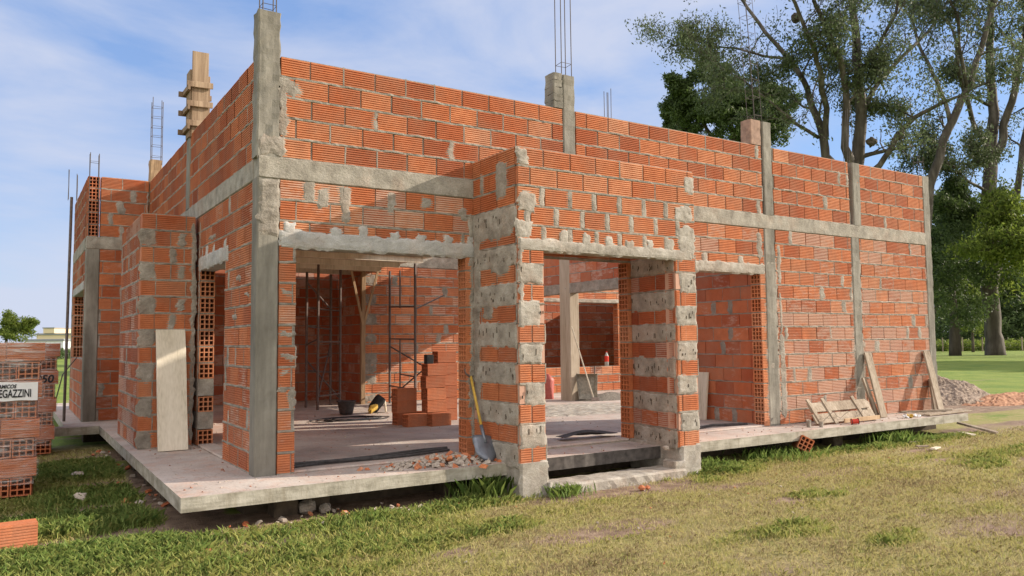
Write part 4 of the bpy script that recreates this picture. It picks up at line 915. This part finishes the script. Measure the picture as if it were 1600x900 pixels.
mb.add(vs, [(2*i, 2*i+2, 2*i+3, 2*i+1) for i in range(24)]); o = mb.build('paper_label', M_WH, P1, world=False); o.modifiers.new('s', 'SOLIDIFY').thickness = .0008
def word(s, size, xs, bold, loc, parent, m, nm='print', sh=0):
    me_ = text_mesh(s, size, xs, bold); me_.materials.append(m)
    for v in me_.vertices: v.co.x += sh*v.co.z
    w_ = bpy.data.objects.new(nm, me_); COL.objects.link(w_); w_.parent = parent; w_.location = loc; return w_
word('REGAZZINI', .112, .56, .0022, (-.035, -.0405, 1.0), o, M_INK); word('CERAMICOS', .052, .80, .0016, (-.17, -.0405, 1.092), o, M_INK, sh=.2)
P2 = pallet((-1.40, 5.5, GZ+.02), 'farther wrapped pallet of bricks toned dark red for shade behind the near one', 11, .006, True)  # darker brick copy stands for the shade on this pallet
word('7950', .15, 1., .004, (-.0, -.036, 1.0), P2, M_INK, sh=.15)
# poles by the wing
mb = MB(); q = at(112, 308, 'Y', 7.3); tube(mb, [(q.x-.02, 7.3, 0), (q.x, 7.3, q.z)], .022, 8); tag(mb.build('pole', M_ST), 'tall dark steel pole standing beside the left wing', 'pole')
mb = MB(); tube(mb, [at(83, 640, 'Y', 6.6), at(98, 585, 'Y', 6.9), (-1.0, 7.4, 1.02)], .009, 6); tag(mb.build('rod', M_RE), 'thin bent steel rod leaning on the left wing window', 'rod')

# ------------------------------------------------------------ trees
def leafset(rs, centers, n, rad, size, droop=.0, flat=.7):
    """n leaf faces around each centre -> vertex array (quads as rhombi)"""
    c = np.repeat(np.array(centers), n, axis=0); k = len(c)
    o = rs.normal(size=(k, 3)); o /= np.linalg.norm(o, axis=1)[:, None]; o *= (rs.random((k, 1))**.5)*rad; o[:, 2] *= flat; o[:, 2] -= droop*rs.random(k)
    c = c+o; a = rs.normal(size=(k, 3)); a[:, 2] -= droop*2; a /= np.linalg.norm(a, axis=1)[:, None]
    b = np.cross(a, rs.normal(size=(k, 3))); b /= np.linalg.norm(b, axis=1)[:, None]
    s = size*(.6+.8*rs.random((k, 1))); v = np.stack([c-a*s, c+b*s*.38, c+a*s, c-b*s*.38], axis=1).reshape(-1, 3); return v, k
def np_mesh(name, v, faces_n, vper, mats, tint, parent=None, loops=None):
    me_ = bpy.data.meshes.new(name); nv = len(v); me_.vertices.add(nv); me_.vertices.foreach_set('co', v.astype(np.float32).ravel())
    me_.loops.add(faces_n*vper); me_.loops.foreach_set('vertex_index', (loops if loops is not None else np.arange(faces_n*vper)).astype(np.int32)); me_.polygons.add(faces_n)
    me_.polygons.foreach_set('loop_start', np.arange(0, faces_n*vper, vper, dtype=np.int32)); me_.polygons.foreach_set('loop_total', np.full(faces_n, vper, dtype=np.int32))
    me_.attributes.new('tint', 'FLOAT', 'FACE').data.foreach_set('value', tint.astype(np.float32)); me_.materials.append(mats); me_.update(calc_edges=True); me_.validate()
    o = bpy.data.objects.new(name, me_); COL.objects.link(o)
    if parent is not None: o.parent = parent; o.matrix_parent_inverse = ABS(parent).inverted()
    return o
def tree(name, label, base, limbs, sub=(7, 14), sl=(2.5, 6), seed=1, leaf=M_EUC, bark=M_BARK, group=None, nleaf=34, rad=.75, lsz=.17, droop=.35, sprout=.25, extra=(), top=None, minr=.03):
    """limbs: polylines of (Vector, radius); side branches and twigs grow from them, leaves hang at the twig ends"""
    rs = np.random.RandomState(seed); random.seed(seed); T = thing(name, label, 'tree', base, (0, 0, 0), group); mb = MB(); cen = []
    def grow(p, d, ln, r, lvl):
        pts = [p]; rr = [r]; n = 5; q = p.copy()
        for i in range(n):
            d = (d+Vector((random.gauss(0, .22), random.gauss(0, .22), random.gauss(.06, .16)))).normalized(); q = q+d*ln/n; pts.append(q.copy()); rr.append(max(minr*.5, r*(1-(i+1)/n*.85)))
        tube(mb, pts, rr, 5 if lvl < 2 else 3, caps=False)
        for i in range(1, n+1):
            if lvl < 2:
                for _ in range(2 if i > 1 else 1):
                    v = Vector((random.gauss(0, 1), random.gauss(0, 1), random.gauss(.1, .7))).normalized(); grow(pts[i], (d*.7+v).normalized(), ln*rnd(.35, .55), rr[i]*.6, lvl+1)
            elif i > 1 and random.random() < .75: cen.append(tuple(pts[i]))
    for li, lm in enumerate(limbs):
        pts = []; rr = []
        for (a, b) in zip(lm[:-1], lm[1:]):
            for k in range(4):
                t = k/4; q = a[0].lerp(b[0], t); q = q+Vector((nz(q.x, q.y, q.z*.3+li)*.35, nz(q.y, q.x, q.z*.3)*.35, 0))*(0 if (k == 0) else 1)*min(1, a[1]*3); pts.append(q); rr.append(a[1]*(1-t)+b[1]*t)
        pts.append(lm[-1][0]); rr.append(lm[-1][1]); tube(mb, pts, rr, 9)
        tot = len(pts); ns = random.randint(*sub)
        for k in range(ns):
            f = sprout+(1-sprout)*(k+random.random())/ns; i = min(tot-2, int(f*(tot-1))); p = pts[i].lerp(pts[i+1], random.random()); ax = (pts[i+1]-pts[i]).normalized()
            v = Vector((random.gauss(0, 1), random.gauss(0, 1), random.gauss(0, .5))).normalized(); grow(p, (ax*.6+v*.9).normalized(), rnd(*sl), max(minr, rr[i]*.42), 1 if random.random() < .75 else 0)
        grow(pts[-1], (pts[-1]-pts[-2]).normalized(), sl[1]*.9, max(minr, rr[-1]), 0)
    mb.build('trunk', bark, T, smooth=True)
    cen += list(extra)
    v, k = leafset(rs, cen, nleaf, rad, lsz, droop)
    blk = np.repeat(rs.random(len(cen)), nleaf); tint = np.clip(blk*.6+rs.random(k)*.4, 0, 1); np_mesh('crown', v, k, 4, leaf, tint, T)
    return T
def DP(px, py, dist, dj=0.):  # point at a given distance along the view axis
    d = CF*FPX + CR*(px-800) - CU*(py-450); return CAM + d*((dist+dj)/FPX)
def limb(lst, dist, depths=None):
    o = []
    for i, (x, y, r) in enumerate(lst): o.append((DP(x, y, dist, (depths[i] if depths else 0)), r*dist/FPX))
    return o
def gbase(px, dist):
    p = DP(px, 500, dist); p.z = GZ; return p
Dt = 56.
def trunk_base(px, r, dist): return (gbase(px, dist)-Vector((0, 0, .2)), r*dist/FPX)
GE = 'tall open crowned eucalyptus trees behind the house'
bA = gbase(1335, Dt)
jA = limb([(1338, 300, 11)], Dt)[0]
tree('eucalyptus_tree', 'largest eucalyptus with many spreading stems rising behind the long brick wall', bA, [
    [trunk_base(1338, 15, Dt), jA]+limb([(1345, 200, 9), (1342, 110, 7.5), (1336, 40, 6), (1330, -30, 4)], Dt, [0, 0, .5, 1]),
    [jA]+limb([(1320, 230, 6), (1322, 150, 5), (1316, 105, 4.5), (1298, 60, 4), (1275, 10, 3)], Dt, [-1, -1.5, -2, -3, -4]),
    [jA]+limb([(1290, 245, 7), (1281, 195, 6), (1262, 140, 4.5), (1232, 92, 4), (1195, 50, 3), (1160, 0, 2.4)], Dt, [1, 1, 1.5, 2, 3, 4]),
    limb([(1288, 225, 5), (1292, 170, 4.6), (1282, 110, 4), (1262, 55, 3), (1235, -10, 2.4)], Dt, [1, 0, -1.5, -3, -4]),
    [jA]+limb([(1375, 258, 4.5), (1400, 215, 4.), (1430, 183, 3.4), (1470, 162, 2.6), (1500, 150, 2)], Dt, [-1, -2, -2, -3, -4]),
    limb([(1343, 180, 4.5), (1372, 130, 3.6), (1410, 88, 3), (1450, 50, 2.4), (1478, 5, 2)], Dt, [0, 1, 2, 4, 5]),
    limb([(1342, 120, 4.), (1375, 70, 3), (1400, 20, 2.4), (1410, -30, 2)], Dt, [0, -1, -2, -3]),
    limb([(1279, 215, 3), (1240, 190, 2.4), (1205, 160, 2), (1165, 128, 1.6), (1125, 105, 1.2)], Dt, [1, 0, 0, 1, 2]),
    limb([(1232, 92, 2.6), (1195, 88, 2), (1150, 75, 1.6), (1100, 72, 1.)], Dt, [2, 3, 3, 4])],
    (5, 6), (2.2, 4.6), 3, group=GE, nleaf=8, rad=.8, lsz=.125, droop=.45)
bB = gbase(1430, 60)
tree('eucalyptus_tree', 'slender eucalyptus leaning right just behind the wall end', bB, [
    [trunk_base(1425, 9, 60)]+limb([(1452, 290, 7.5), (1480, 205, 6.5), (1512, 140, 5.5), (1532, 80, 4.5), (1552, 10, 3.5), (1565, -40, 3)], 60, [0, 0, 0, 1, 1, 2]),
    limb([(1485, 195, 3.5), (1465, 130, 3), (1440, 80, 2.4), (1425, 30, 2)], 60, [0, 1, 2, 3]), limb([(1512, 140, 3), (1500, 80, 2.6), (1495, 20, 2)], 60, [0, -1, -2])],
    (4, 6), (2., 4.2), 9, group=GE, nleaf=7, rad=.8, lsz=.13, droop=.45)
bC = gbase(1556, 66)
tree('eucalyptus_tree', 'straight pale barked eucalyptus on the lawn at the far right', bC, [
    [(gbase(1553, 66)-Vector((0, 0, .2)), .82), (DP(1551, 520, 66), .64)]+limb([(1549, 430, 12), (1543, 330, 10.5), (1547, 240, 9.5), (1551, 160, 7), (1546, 80, 5.5), (1550, -20, 4)], 66),
    limb([(1554, 435, 7), (1578, 350, 5.5), (1596, 250, 4.5), (1612, 160, 4), (1620, 60, 3)], 66, [0, 1, 1, 2, 3]),
    limb([(1550, 260, 7), (1568, 215, 6), (1586, 140, 5), (1602, 60, 4), (1612, -20, 3)], 66, [0, -1, -2, -2, -3]),
    limb([(1547, 240, 4.5), (1520, 190, 3.4), (1500, 120, 3), (1490, 50, 2)], 66, [0, -1, -3, -4]),
    limb([(1545, 300, 2.6), (1515, 285, 2), (1490, 260, 1.6)], 66, [0, -2, -3]), limb([(1580, 350, 2.6), (1610, 300, 2), (1640, 280, 1.6)], 66, [0, -2, -3])],
    (5, 6), (2.2, 4.6), 15, group=GE, nleaf=7, rad=.85, lsz=.14, droop=.45, sprout=.5)
def cloud(c, rx, ry, rz, n, rs, shell=.35):
    o = []
    while len(o) < n:
        v = rs.normal(size=3); v /= np.linalg.norm(v); r_ = shell+(1-shell)*rs.random()**.6; q = v*r_
        if nz(q[0]*1.8+c[0], q[1]*1.8, q[2]*1.8+c[2]) > -.16: o.append((c[0]+q[0]*rx, c[1]+q[1]*ry, c[2]+q[2]*rz))
    return o
rsx = np.random.RandomState(5)
c = DP(1495, 430, 62); b = gbase(1490, 66)
tree('bushy_tree', 'dark bushy tree with a short thick trunk standing on the lawn', b, [[(b-Vector((0, 0, .2)), .50), (DP(1490, 480, 66), .34), (DP(1488, 420, 66), .3), (DP(1490, 370, 66), .15)]], (6, 8), (2, 4), 21, M_DK, M_BARKD, None, 34, .75, .15, .2, .35, cloud(c, 2.9, 2.9, 4.4, 230, rsx))
c = DP(1140, 185, 75); b = gbase(1150, 75)
tree('round_tree', 'rounded dense tree showing above the brick wall left of the big eucalyptus', b, [[(b, .7), (DP(1150, 300, 75), .5), (DP(1147, 215, 75), .3), (DP(1140, 160, 75), .12)], [(DP(1149, 260, 75), .3), (DP(1180, 215, 75), .2), (DP(1200, 190, 75), .1)], [(DP(1149, 250, 75), .3), (DP(1110, 210, 75), .2), (DP(1090, 180, 75), .1)]], (6, 8), (2, 3.5), 25, M_DK, M_BARKD, None, 34, .62, .17, .1, .4, cloud(c, 4.8, 4.8, 3.6, 230, rsx, .6)+cloud(DP(1190, 205, 76), 2.6, 2.6, 2.4, 80, rsx, .5))
c = DP(1060, 215, 95); b = gbase(1060, 95)
tree('round_tree', 'small distant treetop peeping over the wall left of the rounded tree', b, [[(b, .4), (DP(1060, 230, 95), .2), (DP(1060, 205, 95), .1)]], (3, 4), (1, 2), 27, M_DK, M_BARKD, None, 55, .7, .17, .1, .8, cloud(c, 2.2, 2.2, 2.0, 60, rsx))
c = DP(1600, 420, 58); b = gbase(1640, 60)
tree('broadleaf_tree', 'sunlit yellow green broadleaf tree at the right edge of the photo', b, [[(b, .4), (DP(1635, 450, 60), .3), (DP(1625, 400, 60), .2), (DP(1600, 370, 59), .1)], [(DP(1632, 430, 60), .2), (DP(1590, 400, 59), .1), (DP(1570, 395, 58), .05)]], (5, 6), (2, 3.5), 29, M_LG, M_BARKD, None, 11, .85, .15, .25, .4, cloud(c, 2.7, 2.7, 3.2, 55, rsx, .1)+cloud(DP(1585, 390, 57), 2.0, 2.0, 1.0, 30, rsx))
c = DP(1520, 495, 80); b = gbase(1518, 80)
tree('broadleaf_tree', 'low bright green sapling between the two lawn trunks', b, [[(b, .15), (DP(1518, 500, 80), .1), (DP(1515, 470, 80), .05)]], (4, 5), (1, 2), 30, M_LG, M_BARKD, None, 30, .6, .15, .1, .5, cloud(c, 1.9, 1.9, 1.6, 60, rsx))
b = Vector((66, 4, GZ)); c = b+Vector((0, 0, 11.5))
tree('broadleaf_tree', 'spreading tree beyond the right side of the lawn casting the long shade band', b, [[(b, .5), (b+Vector((0, 0, 4)), .4), (b+Vector((.5, 1, 9)), .2)], [(b+Vector((0, 0, 4)), .3), (b+Vector((3, 5, 8)), .1)], [(b+Vector((0, 0, 4)), .3), (b+Vector((-2, -5, 8)), .1)]], (5, 6), (2, 4), 31, M_DK, M_BARKD, None, 40, 1., .3, .2, .4, cloud(c, 5, 9, 2.6, 260, rsx, .2))
# rear belt of trees: each its own
GF = 'dark trees of the belt beyond the lawn'
lbs = ['dark belt tree just right of the wall end', 'dark belt tree behind the bushy lawn tree', 'dark belt tree between the two lawn trunks', 'dark belt tree behind the pale barked trunk', 'dark belt tree right of the pale barked trunk', 'dark belt tree at the right photo edge', 'tall belt tree filling the gap above the wall end', 'tall belt tree behind the pale barked crown', 'dark belt tree behind the yellow green foliage']
for i, (px, py, rw, rh, dd) in enumerate([(1462, 440, 4.5, 6.5, 105), (1500, 470, 5, 5, 112), (1535, 480, 4.5, 4.6, 104), (1568, 470, 4.5, 5.5, 108), (1600, 485, 4, 4.4, 100), (1640, 460, 6, 6.5, 106), (1470, 350, 4.2, 6, 112), (1560, 350, 5., 6.0, 115), (1605, 400, 5, 6, 110)]):
    c = DP(px, py, dd); b = gbase(px, dd)
    tree('belt_tree', lbs[i], b, [[(b, .35), (DP(px, (py+540)/2, dd), .28), (DP(px+3, py, dd), .16)]], (3, 5), (2, 4), 40+i, M_DK, M_BARKD, GF, 32, 1.15, .24, .1, .6, cloud(c, rw, rw, rh, 110, rsx, .3))
# left distant tree
c = DP(14, 512, 62); b = gbase(10, 62)
tree('broadleaf_tree', 'feathery olive green tree beyond the brick pallets at the left edge', b, [[(b, .16), (DP(10, 530, 62), .1), (DP(10, 514, 62), .05)], [(DP(11, 526, 62), .06), (DP(32, 516, 62), .03)]], (4, 5), (.6, 1.1), 61, M_LG, M_BARKD, None, 8, .34, .10, .1, .3, cloud(DP(14, 518, 62), 1.7, 1.7, .8, 46, rsx, .1)+cloud(DP(-15, 512, 62), 2.2, 2.2, 1.3, 50, rsx, .1))
# nests in the eucalyptus
for i, (px, py, lb) in enumerate(((1362, 222, 'dark round nest hanging lower between the eucalyptus stems'), (1405, 212, 'larger dark nest on the right eucalyptus limb'), (1243, 28, 'dark nest high in the left eucalyptus limbs'))):
    mb = MB(); p = DP(px, py, Dt-1); n = 8
    vs = []; fs = []
    for j in range(n+1):
        for k in range(12): a = 2*math.pi*k/12; q = math.pi*j/n; d = Vector((math.sin(q)*math.cos(a), math.sin(q)*math.sin(a), math.cos(q)*.9)); vs.append(d*.34*(1+.5*nz(d.x*3+i*5, d.y*3, d.z*3)))
    for j in range(n):
        for k in range(12): fs.append((j*12+k, (j+1)*12+k, (j+1)*12+(k+1) % 12, j*12+(k+1) % 12))
    mb.add(vs, fs); o = mb.build('nest', M_BARKD); o.location = p; tag(o, lb, 'nest', 'nests in the largest eucalyptus')
# undergrowth and wire fence beyond the lawn
rs = np.random.RandomState(77); cen = []
for k in range(420):
    px = rnd(1440, 1680); d_ = rnd(86, 92); p = gbase(px, d_); cen.append((p.x, p.y, GZ+rnd(.1, .9)))
cd_ = []
for k in range(420):
    p = gbase(rnd(1440, 1700), rnd(95, 104)); cd_.append((p.x, p.y, GZ+rnd(.1, 4.2)))
v, k = leafset(rs, cd_, 30, 1.1, .24, 0); tag(np_mesh('thicket', v, k, 4, M_DK, rs.random(k)), 'dark thicket under the belt trees beyond the fence', 'thicket', kind='stuff')
v, k = leafset(rs, cen, 30, .7, .16, 0); tag(np_mesh('undergrowth', v, k, 4, M_LG, rs.random(k)), 'low rough scrub along the fence beyond the lawn', 'scrub', kind='stuff')
Fn = thing('wire_fence', 'thin wire fence with wooden posts across the back of the lawn', 'fence', gbase(1450, 84))
fp = [gbase(1440+i*31, 84) for i in range(8)]
for q in fp: mb = MB(); tube(mb, [q, q+Vector((0, 0, 1.5))], .07, 6); mb.build('post', M_WO, Fn)
mb = MB()
for z in (.4, .8, 1.2): tube(mb, [q+Vector((0, 0, z)) for q in fp], .012, 4)
mb.build('wire', M_ST, Fn)
# distant houses at the left
M_CRM = plain('cream_render', (.62, .52, .36), .9, 0, .1); M_WHR = plain('white_render', (.66, .68, .70), .9, 0, .1); M_WIN = plain('window_glass', (.06, .07, .08), .25, 0, .1); M_RF = plain('grey_roof', (.25, .26, .28), .8, 0, .2)
def house(px0, px1, py, dist, label, m, tower=None):
    a = gbase(px0, dist); b = gbase(px1, dist); U_ = (b-a); ln = U_.length; top = DP(px0, py, dist).z; Hh = thing('distant_house', label, 'house', a); F = Fr(a, U_, Vector((U_.y, -U_.x, 0)))
    mb = MB(); h = top-GZ; fbox(mb, F, 0, ln, -8, 0, 0, h, 0); 
    if tower: fbox(mb, F, ln*tower[0], ln*tower[1], -6, .3, h+.01, h+tower[2], 0)
    mb.build('wall', m, Hh); mb = MB(); fbox(mb, F, -.15, ln+.15, -8.1, .15, h-.25, h-.02, 0)
    if tower: fbox(mb, F, ln*tower[0]-.1, ln*tower[1]+.1, -6.1, .4, h+tower[2], h+tower[2]+.15)
    mb.build('roof', M_RF, Hh)
    n = 4
    for i in range(n): mb = MB(); x = ln*(i+.35)/n; fbox(mb, F, x, x+ln*.09, -.05, .03, h*.45, h*.75); mb.build('window', M_WIN, Hh)
house(58, 118, 521, 120, 'cream flat roofed house far beyond the lawn at left', M_CRM, (.2, .48, .75))
house(40, 100, 530, 100, 'low white building in front of the distant cream house', M_WHR)
rs = np.random.RandomState(78); cen = []
for k in range(160): p = gbase(rnd(-40, 130), rnd(88, 96)); cen.append((p.x, p.y, GZ+rnd(.1, 1.0)))
v, k = leafset(rs, cen, 30, .6, .14, 0); tag(np_mesh('hedge_scrub', v, k, 4, M_DK, rs.random(k)), 'low green bushes along the far edge of the left field', 'bushes', kind='stuff')

# ------------------------------------------------------------ grass
rs = np.random.RandomState(8)
def grass(n, x0, x1, y0, y1, hmul=1., wmul=1., greenonly=False):
    P = np.column_stack([rs.uniform(x0, x1, n), rs.uniform(y0, y1, n)]); V = []; T = []
    hs = []; keep = []
    for x, y in P:
        if y > -.35 and x > -.45: continue
        if -.7 < y and 0 < x: continue
        if 2.3 < x < 4.85 and y > -.93: continue
        if x > -.75 and y > -.64 and nz(x*3, y*3, 2) > -.1: continue
        if -2.8 < x < PX+.02 and 2.0 < y < 3.1: continue
        if -.76 < x < -.2 and y > -.3: continue
        if y > 5.9: continue
        g, d_ = masks(x, y)
        if random.random() < d_*.96: continue
        if greenonly and (g < .42 or random.random() > (g-.3)*1.5): continue
        keep.append((x, y, gh(x, y))); T.append(min(1, max(0, (.16+g*.62-.32*max(0, nz(x*1.1, y*2.1, 41)+.35*nz(x*5, y*8, 43)) if not greenonly else .30+g*.5)+random.gauss(0, .12)))); hs.append((.026+.03*g if not greenonly else .04+.06*max(0, g-.3))*rnd(.5, 1.4)*hmul)
    k = len(keep)
    if not k: return np.zeros((0, 3)), np.zeros(0)
    c = np.array(keep); h = np.array(hs)[:, None]; a = rs.uniform(0, 2*np.pi, k); side = np.column_stack([np.cos(a), np.sin(a), np.zeros(k)]); ln = np.column_stack([-np.sin(a), np.cos(a), np.zeros(k)])*rs.uniform(-1.1, 1.1, (k, 1))
    w_ = .0022*wmul*(1+h*9); b0 = c-side*w_; b1 = c+side*w_; m0 = c+ln*h*.35+np.array([0, 0, 1])*h*.6; tip = c+ln*h*1.0+np.array([0, 0, 1])*h*(.95-.3*np.abs(ln).sum(1)[:, None]*.3)
    v = np.stack([b0, b1, m0+side*w_*.8, tip, m0-side*w_*.8], axis=1).reshape(-1, 3); return v, np.array(T)
random.seed(7)
sets = [grass(150000, -3.2, 7., -5.6, -.3), grass(60000, 6., 16., -5.5, .5, 1.2, 1.6), grass(70000, -2.6, -.3, -1.6, 5.9, 1., 1.2), grass(90000, -3.2, 5.5, -4.2, -.4, 1., 1.3, True), grass(60000, 4., 12.5, -2.6, -.3, 1., 1.6, True), grass(60000, -2.6, -.3, -1.6, 5.9, 1.1, 1.4, True)]
v = np.concatenate([s[0] for s in sets]); tt = np.concatenate([s[1] for s in sets])
tag(np_mesh('grass', v, len(tt), 5, M_GRASS, tt), 'short dry lawn grass with greener tufts near the house', 'grass', kind='stuff')
# tall weeds by the porch pillar
def tuft(c, n, h, spread, label, seed):
    r2 = np.random.RandomState(seed); a = r2.uniform(0, 6.28, n); c0 = np.array(c)+np.column_stack([r2.normal(0, spread*.5, n), r2.normal(0, spread*.35, n), np.zeros(n)]); d = np.column_stack([np.cos(a), np.sin(a), np.zeros(n)]); hh = (h*r2.uniform(.5, 1.1, n))[:, None]; s = np.column_stack([-np.sin(a), np.cos(a), np.zeros(n)])*.004; l = r2.uniform(.15, .7, (n, 1)); up = np.array([0, 0, 1.])
    p1 = c0+d*hh*l*.3+up*hh*.55; p2 = c0+d*hh*l+up*hh*(1-.25*l); v = np.stack([c0-s, c0+s, p1+s, p2, p1-s], axis=1).reshape(-1, 3); tag(np_mesh('weed_tuft', v, n, 5, M_GRASS, np.clip(r2.normal(.88, .08, n), 0, 1)), label, 'weeds', kind='stuff')
tuft((2.05, -.62, GZ), 260, .26, .28, 'tall weed tuft left of the porch pillar foot', 1); tuft((2.78, -1.0, GZ), 240, .13, .22, 'low green tuft right of the left pillar foot', 2)
tuft((5.05, -.75, GZ), 260, .15, .25, 'green tuft right of the right porch pillar', 3); tuft((9.0, -.62, GZ), 260, .20, .45, 'leafy weed tuft under the walkway below the planks', 4); tuft((6.5, -.6, GZ), 260, .15, .6, 'grass tuft under the walkway left of the tipped brick', 5)
SC.render.resolution_x = 1024; SC.render.resolution_y = 576
